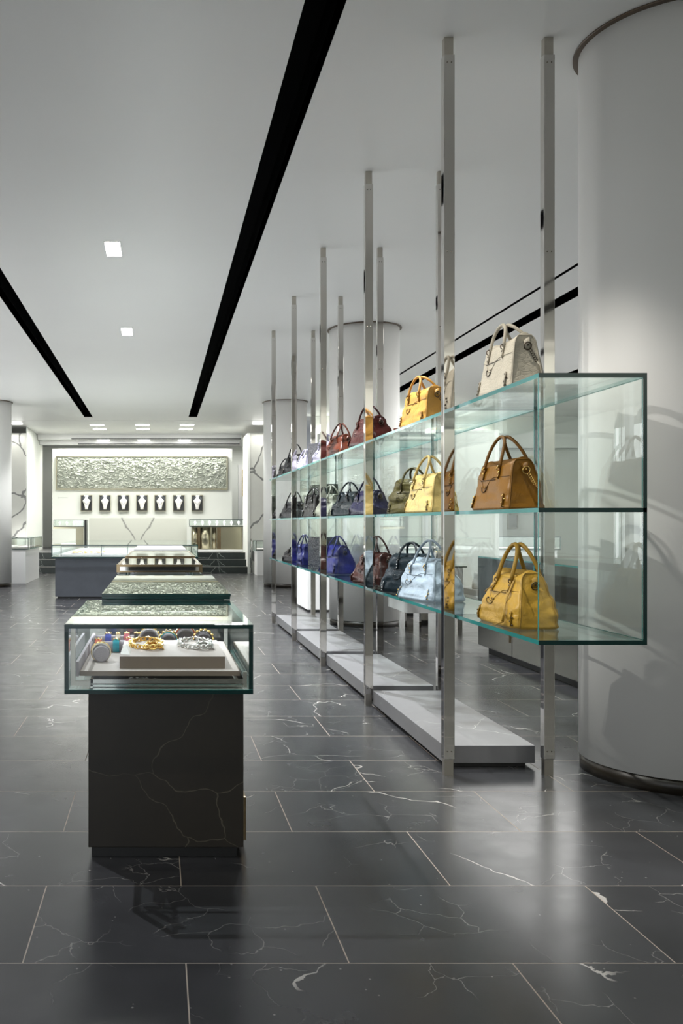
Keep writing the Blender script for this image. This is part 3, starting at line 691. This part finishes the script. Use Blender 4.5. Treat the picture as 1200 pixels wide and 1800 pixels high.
# handrails
def handrail(x, label):
    t = thing('handrail', label, 'handrail', (x, 23.5, 0))
    bm = bmesh.new(); tube(bm, [(x, 23.15, .02), (x, 23.15, .82), (x, 24.5, 1.40), (x, 24.9, 1.40)], .022, 6)
    obj('rail', bm, 'brushed_steel', t)
    bm = bmesh.new()
    v = [bm.verts.new(p) for p in ((x-.006, 23.2, .02), (x-.006, 24.45, .54), (x-.006, 24.45, 1.35), (x-.006, 23.2, .80))]
    v2 = [bm.verts.new((p.co.x+.012, p.co.y, p.co.z)) for p in v]
    bm.faces.new(v); bm.faces.new(v2[::-1])
    for i in range(4): bm.faces.new((v[i], v[(i+1) % 4], v2[(i+1) % 4], v2[i])).material_index = 1
    obj('glass_panel', bm, ['glass', 'glass_edge'], t)
handrail(-3.47, 'steel handrail with glass panel at the left side of the stairs')
handrail(2.39, 'steel handrail with glass panel at the right side of the stairs')
# flanking low cases by the stairs
t = vitrine('side_showcase', 'white-based lit glass showcase beside the left column by the stairs', 'showcase', -3.20, -2.80, 19.3, 21.6, .74, .99, (-3.18, -2.86, 19.32, 21.5, 0, .735), 'white_lacquer', th=.014, inner=.03)
t = vitrine('side_showcase', 'white-based lit glass showcase between the stairs and the right column', 'showcase', 2.42, 3.0, 22.4, 23.1, .62, .87, (2.45, 2.95, 22.42, 23.05, 0, .615), 'white_lacquer', th=.014, inner=.03)
area('side_case_lamp', (-3.0, 20.4, .96), (0, 0, 0), .1, 1.8, 3.5, (.95, .98, 1))
area('side_case_lamp', (2.7, 22.7, .84), (0, 0, 0), .4, .1, 3, (.95, .98, 1))
area('side_case_wash', (-3.4, 22.6, 1.0), (math.radians(60), 0, 0), .8, .3, 6, (1, 1, .96))

# ------------------------------------------------------------------ glass shelving rack
GX0, GX1, GY0, GY1 = 1.534, 1.972, 3.63, 12.45
SH = [.809, 1.345, 1.890]; TH = .018
PY = [4.65+1.765*i for i in range(5)]
BAYS = [GY0, PY[0]+.035] + [p+.035 for p in PY[1:4]] + [PY[4]+.035, GY1]
rack = thing('glass_shelving_rack', 'long three-level clear glass display rack hung between polished steel posts', 'shelving rack', (1.75, 8, 0))
for i in range(len(BAYS)-1):
    for z in SH:
        obj('shelf', G((GX0, GX1, BAYS[i]+.001, BAYS[i+1]-.001, z, z+TH)), ['glass', 'glass_edge'], rack)
    # back pane behind each bay, the end panes at the joints
    obj('back_pane', G((GX1-.016, GX1, BAYS[i]+.001, BAYS[i+1]-.001, SH[0]+TH, SH[2])), ['glass', 'glass_edge'], rack)
    if True:
        for z0, z1 in ((SH[0]+TH, SH[1]), (SH[1]+TH, SH[2])):
            obj('divider', G((GX0, GX1-.017, BAYS[i]+(-.004 if i else .001), BAYS[i]+(.004 if i else .010), z0+.001, z1-.001)), ['glass', 'glass_edge'], rack)
# darker polished front rim of the near end: the pane edges themselves
for (x, hx) in ((1.495, .028), (2.010, .028)):
    for y in PY:
        hy = .0225
        p = obj('post', B((x-hx, x+hx, y-hy, y+hy, .085, 3.715)), 'polished_steel', rack, bevel=.0015)
        obj('post_foot', B((x-hx+.004, x+hx-.006, y-hy+.004, y+hy-.004, 0, .085)), 'satin_nickel', p)
        obj('post_head', B((x-hx+.004, x+hx-.006, y-hy+.004, y+hy-.004, 3.715, CEIL-.001)), 'satin_nickel', p)
        bm = bmesh.new()
        for zz in (.125, 3.675, 2.70):
            for dx in (-.011, .011): ball(bm, (x+dx, y-hy, zz), .0035, 6)
        obj('screw', bm, 'dark_hardware', p)
        xb = x+hx if x < 1.7 else x-hx-.012
        obj('clamp', B(*[(xb, xb+.012, y-.015, y+.015, z-.02, z-.001) for z in SH]), 'brushed_steel', p) if False else None
# stone plinths between the posts
plab = ['nearest low dark stone plinth under the glass shelves', 'second low grey stone plinth under the glass shelves', 'third low grey stone plinth under the glass shelves', 'farthest low grey stone plinth under the glass shelves']
for i in range(4):
    y0 = PY[i]+.13; y1 = PY[i+1]-.06
    t = thing('stone_plinth', plab[i], 'plinth', (1.76, (y0+y1)/2, 0), 0, 'stone plinths under the shelves')
    obj('slab', B((1.515, 2.0, y0, y1, .025, .118)), 'plinth_stone', t, bevel=.0015)
    obj('toe', B((1.545, 1.96, y0+.03, y1-.03, 0, .025)), 'black_metal', t)

# ------------------------------------------------------------------ handbags
def make_bag(label, loc, rotz, c, L=.37, W=.19, H=.26, style='city', hh=.06, handle_lean=.0, rough=.38, hw='dark_hardware', wr=.6, amp=.009, seed=0, croc=False, detail=2, thongs=False, group='leather handbags on the glass shelves', strap=True, name='handbag', hscale=1.0):
    key = 'bag_leather_%s' % label.replace(' ', '_')[:30]
    m = leather(key, c, rough, wr, croc)
    dk = leather(key+'_trim', [x*.72 for x in c], rough+.05, wr*.6)
    ln = leather(key+'_line', [x*.28 for x in c], .6, .1)
    t = thing(name, label, 'handbag', loc, rotz, group)
    so = Vector((seed*7.3, seed*3.1, seed*1.7))
    def dims(tt):
        if style == 'slouch':
            a = L/2*((1-.36*tt**1.5)+.05*math.sin(PI*min(1, tt*1.6))); b = W/2*((1-.52*tt)+.07*math.sin(PI*min(1, tt*1.5)))
        else:
            a = L/2*(1-.17*tt**1.4); b = W/2*(1-.46*tt)
        e = max(0, (tt-.80)/.20); b *= math.sqrt(max(.02, 1-e*e*.98)); a *= 1-.03*e*e
        e = max(0, (.05-tt)/.05); b *= 1-.10*e*e; a *= 1-.05*e*e
        return a, b
    EX = 2/7.0
    def P(th, tt, off=0.0):
        a, b = dims(tt); cth, sth = math.cos(th), math.sin(th)
        x = -b*math.copysign(abs(cth)**EX, cth); y = a*math.copysign(abs(sth)**EX, sth)
        z = H*tt
        if tt > .85: z -= .030*(1-min(1, abs(y)/max(a, 1e-4))**2)*(tt-.85)/.15   # the mouth dips between the gusset tops
        p = Vector((x, y, z)); q = Vector((x*9, y*6, z*14))+so
        n = noise.noise(q)*1.0+.6*noise.noise(q*2.1)+.35*noise.noise(q*4.5)
        k = amp*(1-abs(2*tt-1)**6)*n
        if style == 'slouch': k *= 1.9; k -= .010*math.exp(-((tt-.55)/.1)**2)*abs(cth)**3*.5
        # gusset side sinks in
        if abs(y) > a*.97: y2 = -.016*math.sin(PI*tt)*(1-(abs(x)/max(b, 1e-4))**2) if b > 0 else 0
        else: y2 = 0
        nx_ = -cth; ny_ = sth
        return p+Vector((nx_*(k+off), ny_*(k+off)+math.copysign(1, sth)*y2, 0))
    def front(s, tt, off=.0015, side=1):     # s in -1..1 along the length
        ss = min(1, abs(s))**(1/EX); th = math.asin(min(1, ss))
        th = math.copysign(th, s) if side == 1 else math.copysign(PI-th, s)
        return P(th, tt, off)
    NU, NV = (96, 34) if detail >= 2 else (56, 22)
    bm = bmesh.new(); rg = []
    # denser sampling at corners through a warped angle
    for j in range(NV+1):
        tt = j/NV; tt = .5-.5*math.cos(PI*tt)
        rg.append([bm.verts.new(P(2*PI*k/NU+.12*math.sin(4*2*PI*k/NU)*-1, tt)) for k in range(NU)])
    for A, Bq in zip(rg, rg[1:]):
        for k in range(NU): bm.faces.new((A[k], A[(k+1) % NU], Bq[(k+1) % NU], Bq[k]))
    bm.faces.new(rg[0][::-1]); bm.faces.new(rg[-1])
    obj('body', bm, m, t, smooth=True, local=True)
    # piping along the gusset edges
    c0 = 1.18
    for sgn in ((-1, 1) if detail >= 2 else (-1,)):
        bm = bmesh.new()
        pts = [P(sgn*c0, .02+.93*k/20, .003) for k in range(21)]+[P(PI*sgn-sgn*c0, .95-.93*k/20, .003) for k in range(21)]
        tube(bm, pts, .0034, 6)
        obj('piping', bm, dk, t, smooth=True, local=True)
    # handles
    for side in (1, -1):
        bm = bmesh.new(); s0 = .46; n = 44; pts = []
        base = .80
        A = front(-s0, base, .006, side); Bp = front(s0, base, .006, side)
        top = Vector((-side*.012+handle_lean, 0, H+hh))
        for k in range(n+1):
            u = k/n; an = PI*u
            y = A.y+(Bp.y-A.y)*(.5-.5*math.cos(an))
            z = A.z+(top.z-A.z)*math.sin(an)**.72
            x = A.x+(top.x-A.x)*math.sin(an)**.9
            pts.append((x, y, z))
        rr = .0078*hscale
        tube(bm, pts, (lambda u: rr*(1+(.16*math.sin(150*u) if .2 < u < .8 else 0))) if detail >= 2 else rr, 8)
        for s in (-s0, s0):      # leather tabs that hold the handles
            tube(bm, [front(s, tt, .004, side) for tt in (.60, .66, .72, .80, .84)], .0075, 6, flat=.45)
        obj('handle', bm, dk, t, smooth=True, local=True)
    # buckles, rings and studs
    bm = bmesh.new()
    for side in (1, -1):
        for s in (-.46, .46):
            q = front(s, .80, .008, side); ring(bm, q, (0, 1, .2), .012, .0025, 12, 5)
            ball(bm, front(s, .72, .008, side), .0052, 7); ball(bm, front(s, .64, .007, side), .0042, 7)
    if detail >= 1:
        for s in (-.86, .86):
            for kk in range(4):
                q = front(s-.05*math.copysign(1, s)*(kk % 2), .07+.065*kk, .005); ball(bm, q, .0062 if kk in (1, 3) else .0045, 7)
        for s in (.24, .42): ball(bm, front(s, .46, .004), .0040, 7)
    obj('hardware', bm, hw, t, smooth=True, local=True)
    if detail >= 1:
        # front pocket zip and curved flap seam
        bm = bmesh.new()
        tube(bm, [front(-.30+.9*k/12, .585, .0012) for k in range(13)], .0022, 5)
        tube(bm, [front(.33+.17*math.cos(PI+PI*k/12), .47-.115*math.sin(PI*k/12), .0018) for k in range(13)], .0026, 5)
        obj('front_pocket', bm, ln, t, smooth=True, local=True)
        bm = bmesh.new()
        for s in (-.86, .86): tube(bm, [front(s-.04*math.copysign(1, s), tt, .002) for tt in (.05, .12, .2, .3)], .012, 6, flat=.25)
        tube(bm, [front(-.92+1.84*k/20, .635-.10*math.exp(-((k/20-.66)/.14)**2)*2.2, .0014) for k in range(21)], .0016, 4)
        obj('corner_patch', bm, dk, t, smooth=True, local=True)
    if strap:
        # gusset tab, ring and hanging strap on the end nearer the viewer
        a, b = dims(.80); y = -a*1.0
        bm = bmesh.new()
        pts = [Vector((0, y+.012-.002, H*.86)), Vector((0, y-.010, H*.865)), Vector((0, y-.013, H*.80)), Vector((0, y-.006, H*.70))]
        tube(bm, pts, .014, 8, flat=.28)
        for f in bm.verts: pass
        obj('gusset_tab', bm, dk, t, smooth=True, local=True)
        bm = bmesh.new(); ring(bm, (0, y-.018, H*.735), (0, 1, .15), .017, .0026, 18, 6); ball(bm, (0, y-.018, H*.755), .005, 7)
        if detail >= 2 and style == 'city':
            for k in range(6): ring(bm, (.012+.005*k, y-.020, H*(.66-.035*k)), (1 if k % 2 else .2, 1, 0), .0062, .0018, 8, 4)
        obj('ring_clasp', bm, hw, t, smooth=True, local=True)
        if style == 'city':
            bm = bmesh.new(); tube(bm, [(.045, y-.020, H*.46), (.055, y-.030, H*.38), (.062, y-.030, H*.24), (.052, y-.018, H*.10)], .013, 8, flat=.3)
            obj('strap', bm, dk, t, smooth=True, local=True)
    if thongs:
        bm = bmesh.new()
        for dz in (0, .02, .05):
            tube(bm, [front(-.62+dz, .95, .005), front(-.64+dz, .75, .009), front(-.55+dz, .50, .012), front(-.62-dz, .30, .012), front(-.52-dz*2, .10, .014), front(-.30+dz*3, .012, .026)], .0026, 5)
        tube(bm, [front(.48, .7, .008), front(.95, .55, .012), front(1.0, .30, .018), front(.98, .10, .016)], .0024, 5)
        obj('thong', bm, dk, t, smooth=True, local=True)
    return t

def bag_box(label, loc, rotz, c, L, W, H, croc=False, name='clutch_bag', cat='clutch bag', rough=.35, group=None, flap=True):
    m = leather('box_leather_'+label.replace(' ', '_')[:26], c, rough, .5, croc)
    t = thing(name, label, cat, loc, rotz, group)
    bm = B((-W/2, W/2, -L/2, L/2, 0, H)); bmesh.ops.subdivide_edges(bm, edges=bm.edges[:], cuts=7, use_grid_fill=True)
    for v_ in bm.verts:
        n = noise.noise(v_.co*22+Vector((L*30, 0, H*10))); v_.co += v_.co.normalized()*n*.004
        v_.co.z = max(v_.co.z, 0)
    obj('body', bm, m, t, local=True, bevel=.004, smooth=True)
    if flap:
        bm = B((-W/2-.005, -W/2-.001, -L/2+.006, L/2-.006, H*.35, H-.002)); obj('flap', bm, m, t, local=True, bevel=.001)
        bm = bmesh.new()
        for s in (-.3, .3): ball(bm, (-W/2-.006, s*L, H*.45), .004, 6)
        obj('stud', bm, 'dark_hardware', t, local=True)
    return t

ZT, ZM, ZB = SH[2]+TH+.0005, SH[1]+TH+.0005, SH[0]+TH+.0005
# --- top shelf
make_bag('cream crocodile-embossed handbag at the near end of the top shelf', (1.655, 4.23, ZT), .04, (.60, .55, .44), L=.37, W=.20, H=.26, hh=.062, handle_lean=-.03, rough=.42, wr=.35, amp=.003, croc=34, seed=1)
make_bag('ochre leather handbag on the top shelf beside the second left post', (1.66, 5.62, ZT), .14, (.62, .33, .07), L=.38, W=.20, H=.235, hh=.07, handle_lean=-.03, seed=2, amp=.009)
make_bag('glossy burgundy-brown handbag on the top shelf beyond the second left post', (1.68, 7.12, ZT), .22, (.045, .010, .008), L=.42, W=.24, H=.235, style='slouch', hh=.09, handle_lean=-.02, rough=.2, seed=3, amp=.010, detail=1)
make_bag('rust-brown handbag with a black end on the top shelf by the third left post', (1.68, 8.30, ZT), .25, (.09, .022, .010), L=.36, W=.21, H=.21, style='slouch', hh=.10, rough=.3, seed=4, detail=1)
make_bag('lavender-grey slouchy handbag on the top shelf just past the third left post', (1.68, 8.98, ZT), .25, (.27, .26, .33), L=.36, W=.2, H=.21, style='slouch', hh=.07, seed=5, detail=1)
bag_box('upright ribbed black reptile bag in the middle of the top shelf', (1.72, 9.55, ZT), .3, (.05, .05, .055), .26, .18, .24, croc=30, name='reptile_bag', cat='handbag', rough=.22, group='upright reptile bags', flap=False)
make_bag('pale lavender small handbag on the top shelf behind the ribbed reptile bag', (1.68, 10.25, ZT), .2, (.36, .35, .44), L=.34, W=.2, H=.17, style='slouch', hh=.06, seed=6, detail=1)
make_bag('black handbag with upright looped handles at the far end of the top shelf', (1.70, 11.15, ZT), .5, (.004, .004, .0045), L=.36, W=.2, H=.25, style='slouch', hh=.12, rough=.3, seed=7, detail=1)
make_bag('small black handbag, farthest of all on the top shelf', (1.70, 11.98, ZT), .3, (.004, .004, .0045), L=.32, W=.18, H=.17, hh=.08, rough=.3, seed=8, detail=1)
bag_box('olive-brown zipped pouch beside the cream crocodile bag', (1.76, 4.86, ZT), 1.3, (.16, .10, .03), .17, .05, .055, group='small leather goods')
bag_box('dark red-brown flat wallet beside the ochre bag on the top shelf', (1.72, 6.18, ZT), 1.35, (.12, .03, .015), .21, .08, .045, group='small leather goods')
bag_box('rust leather wallet lying flat beside the rust-brown bag', (1.80, 7.82, ZT), 1.3, (.25, .06, .02), .22, .09, .035, group='small leather goods')
bag_box('lavender wallet lying flat before the pale lavender bag', (1.70, 9.95, ZT), 1.2, (.50, .47, .62), .20, .10, .05, group='small leather goods')
# --- middle shelf
make_bag('dark ochre leather handbag at the near end of the middle shelf', (1.665, 4.30, ZM), .07, (.21, .095, .008), L=.40, W=.215, H=.245, hh=.105, handle_lean=-.015, seed=9, amp=.008, hw='gold', rough=.42, wr=.5)
make_bag('metallic gold handbag on the middle shelf left of the near post', (1.665, 5.50, ZM), .12, (.55, .42, .15), L=.40, W=.215, H=.245, hh=.10, handle_lean=-.01, seed=10, amp=.011, rough=.3, hw='dark_hardware')
make_bag('olive leather handbag turned end-on at the middle shelf pane joint', (1.745, 6.16, ZM), .75, (.085, .075, .025), L=.33, W=.2, H=.245, style='slouch', hh=.07, seed=11, rough=.32, amp=.009, detail=2)
make_bag('navy blue handbag on the middle shelf beyond the second left post', (1.68, 7.15, ZM), .25, (.008, .008, .028), L=.40, W=.2, H=.20, style='slouch', hh=.10, seed=12, rough=.28, detail=1)
make_bag('blackish teal handbag on the middle shelf by the third left post', (1.70, 8.00, ZM), .5, (.006, .011, .013), L=.3, W=.22, H=.22, style='slouch', hh=.08, seed=13, rough=.28, detail=1)
make_bag('grey-green handbag on the middle shelf just past the third left post', (1.67, 8.72, ZM), .25, (.16, .17, .13), L=.38, W=.2, H=.22, style='slouch', hh=.08, seed=14, rough=.35, detail=1)
bag_box('tall dark green reptile tote standing on the middle shelf', (1.76, 9.62, ZM), .2, (.018, .024, .016), .42, .16, .35, croc=18, name='reptile_tote', cat='handbag', rough=.22, group='upright reptile bags', flap=False)
make_bag('black studded handbag on the middle shelf before the green reptile tote', (1.612, 9.35, ZM), .2, (.007, .007, .006), L=.38, W=.15, H=.24, hh=.06, seed=15, rough=.25, detail=1, hw='silver')
make_bag('black slouchy handbag at the far end of the middle shelf', (1.69, 11.2, ZM), .4, (.004, .004, .0045), L=.42, W=.22, H=.21, style='slouch', hh=.13, seed=16, rough=.3, detail=1)
# --- bottom shelf
make_bag('mustard leather tote with long thongs at the near end of the bottom shelf', (1.68, 4.21, ZB), .04, (.40, .24, .03), L=.44, W=.23, H=.26, style='slouch', hh=.115, handle_lean=.0, seed=17, amp=.008, thongs=True, rough=.4, hscale=1.25, wr=.6, hw='dark_hardware')
make_bag('pale blue leather handbag on the bottom shelf left of the near post', (1.685, 5.58, ZB), .25, (.30, .38, .45), L=.42, W=.27, H=.26, style='slouch', hh=.105, seed=18, amp=.009, rough=.35, hw='gold')
make_bag('dark teal-grey handbag turned end-on at the bottom shelf pane joint', (1.72, 6.12, ZB), .85, (.014, .024, .031), L=.36, W=.24, H=.27, style='slouch', hh=.07, seed=19, amp=.009, rough=.33, hw='silver')
make_bag('red-brown handbag with tall handles on the bottom shelf beyond the second left post', (1.70, 7.02, ZB), .3, (.032, .008, .005), L=.42, W=.25, H=.25, style='slouch', hh=.12, seed=20, rough=.25, detail=1)
make_bag('royal blue handbag on the bottom shelf by the third left post', (1.69, 8.50, ZB), .2, (.005, .007, .10), L=.44, W=.24, H=.27, style='slouch', hh=.08, seed=21, rough=.28, detail=1)
bag_box('tall slate-black reptile tote standing on the bottom shelf', (1.72, 9.40, ZB), .2, (.016, .02, .028), .44, .17, .33, croc=20, name='reptile_tote', cat='handbag', rough=.22, group='upright reptile bags', flap=False)
make_bag('small cobalt handbag on the bottom shelf behind the slate reptile tote', (1.66, 10.25, ZB), .2, (.006, .008, .075), L=.34, W=.2, H=.24, style='slouch', hh=.1, seed=22, rough=.3, detail=1)
make_bag('small round-bottomed black handbag at the far end of the bottom shelf', (1.70, 11.15, ZB), .6, (.004, .004, .0045), L=.34, W=.2, H=.17, style='slouch', hh=.03, seed=23, rough=.3, detail=1, strap=False)

# ------------------------------------------------------------------ area to the right, seen through the shelves
t = thing('display_cabinet', 'long dark glass display cabinet with steel doors right of the aisle', 'cabinet', (3.9, 7.6, 0))
DX0, DX1, DY0, DY1 = 3.24, 3.84, 5.6, 9.13
obj('toe', B((DX0+.08, DX1-.05, DY0, DY1-.08, 0, .07)), 'black_metal', t)
obj('base', B((DX0+.012, DX1, DY0, DY1, .07, .50)), 'brushed_steel', t)
for k in range(4):
    y0 = DY0+.02+k*.88
    d = obj('door', B((DX0, DX0+.012, y0, y0+.865, .075, .497)), 'polished_steel' if False else 'brushed_steel', t, bevel=.002)
    obj('handle', B((DX0-.012, DX0, y0+.02, y0+.04, .20, .40)), 'bronze', d)
obj('glass_side', G((DX0, DX0+.01, DY0, DY1, .505, .955), (DX0+.01, DX1, DY1-.01, DY1, .505, .955)), ['smoked_glass', 'glass_edge'], t)
obj('glass_top', G((DX0, DX1, DY0, DY1, .956, .968)), ['glass', 'glass_edge'], t)
obj('deck', B((DX0+.012, DX1, DY0, DY1-.012, .5, .512)), 'black_metal', t)
obj('back_panel', B((DX1-.01, DX1, DY0, DY1-.012, .512, .955)), 'black_metal', t)
obj('inner_frame', B(*[(DX0+.03, DX1-.02, y, y+.02, .93, .95) for y in (6.4, 7.4, 8.4)]+[(DX0+.03, DX0+.05, y, y+.02, .513, .93) for y in (6.4, 7.4, 8.4)]), 'bronze', t)
make_bag('dark blue handbag inside the dark glass display cabinet', (3.50, 8.75, .5135), .3, (.03, .05, .12), L=.36, W=.22, H=.26, style='slouch', hh=.08, seed=31, detail=1, group='bags beyond the shelves')
make_bag('black studded handbag inside the dark glass display cabinet, nearer the column', (3.50, 7.15, .5135), .2, (.01, .01, .01), L=.36, W=.2, H=.2, style='slouch', hh=.05, seed=32, detail=1, hw='silver', group='bags beyond the shelves')
# low white display table with white bag
t = thing('display_table', 'low white display table with a grey shelf across the aisle', 'table', (3.4, 10.6, 0))
obj('tabletop', B((3.58, 4.7, 9.75, 11.0, .42, .47)), 'white_lacquer', t)
obj('shelf', B((3.60, 4.65, 10.2, 10.95, .47, .54)), 'grey_lacquer', t)
obj('frame', B((3.6, 4.68, 9.78, 10.98, .33, .42)), 'brushed_steel', t)
for (xx, yy) in ((3.62, 9.80), (4.60, 9.80), (3.62, 10.9), (4.60, 10.9)):
    obj('leg', B((xx, xx+.06, yy, yy+.06, 0, .33)), 'polished_steel', t)
make_bag('white leather handbag standing on the low white display table', (3.80, 10.45, .5415), .9, (.75, .74, .70), L=.30, W=.16, H=.20, hh=.12, seed=33, detail=1, hw='silver', group='bags beyond the shelves', strap=False)
t = thing('display_table', 'grey floating display counter with steel legs beside the middle column', 'table', (3.2, 11, 0))
obj('body', B((2.82, 3.45, 10.2, 11.05, .28, .80)), 'grey_lacquer', t)
for (xx, yy) in ((3.0, 10.28), (3.0, 10.88)):
    obj('leg', B((xx, xx+.08, yy, yy+.08, 0, .28)), 'polished_steel', t)
obj('glass_top', G((2.80, 3.48, 10.15, 11.08, .801, .816)), ['glass', 'glass_edge'], t)
# white cabinet left of the middle column
t = obj('white_cabinet', B((2.18, 2.6, 13.2, 14.2, .03, .62)), 'white_lacquer', None, bevel=.004); prop(t, 'low white cabinet behind the middle column', 'cabinet')
# long glass wall counters on the right back wall
vitrine('wall_counter', 'long glass counter along the back wall right of the shelves', 'counter', 3.9, 7.6, 17.0, 17.6, .80, 1.05, (3.95, 7.55, 17.05, 17.55, 0, .795), 'white_lacquer', th=.015, inner=.02)
area('wall_counter_lamp', (5.7, 17.3, 1.03), (0, 0, 0), 3.4, .05, 20, (.95, .99, 1))
for k, xx in enumerate((5.55, 7.30, 7.75, 8.25)):
    t = thing('display_niche', 'small glass display niche on the back wall beyond the shelves, %s' % ['leftmost', 'second from the left', 'second from the right', 'rightmost'][k], 'display niche', (xx, 20.9, 1.2), 0, 'niches on the back wall')
    obj('frame', B((xx-.12, xx+.12, 20.94, 20.999, 1.50, 1.52), (xx-.12, xx+.12, 20.94, 20.999, 1.18, 1.20), (xx-.12, xx-.10, 20.94, 20.999, 1.20, 1.50), (xx+.10, xx+.12, 20.94, 20.999, 1.20, 1.50)), 'satin_nickel', t)
    obj('backing', B((xx-.10, xx+.10, 20.98, 20.999, 1.20, 1.50)), 'grey_lacquer', t)
for o in bpy.data.objects:
    if o.type == 'LIGHT' and o.data.type == 'AREA': o.visible_camera = False
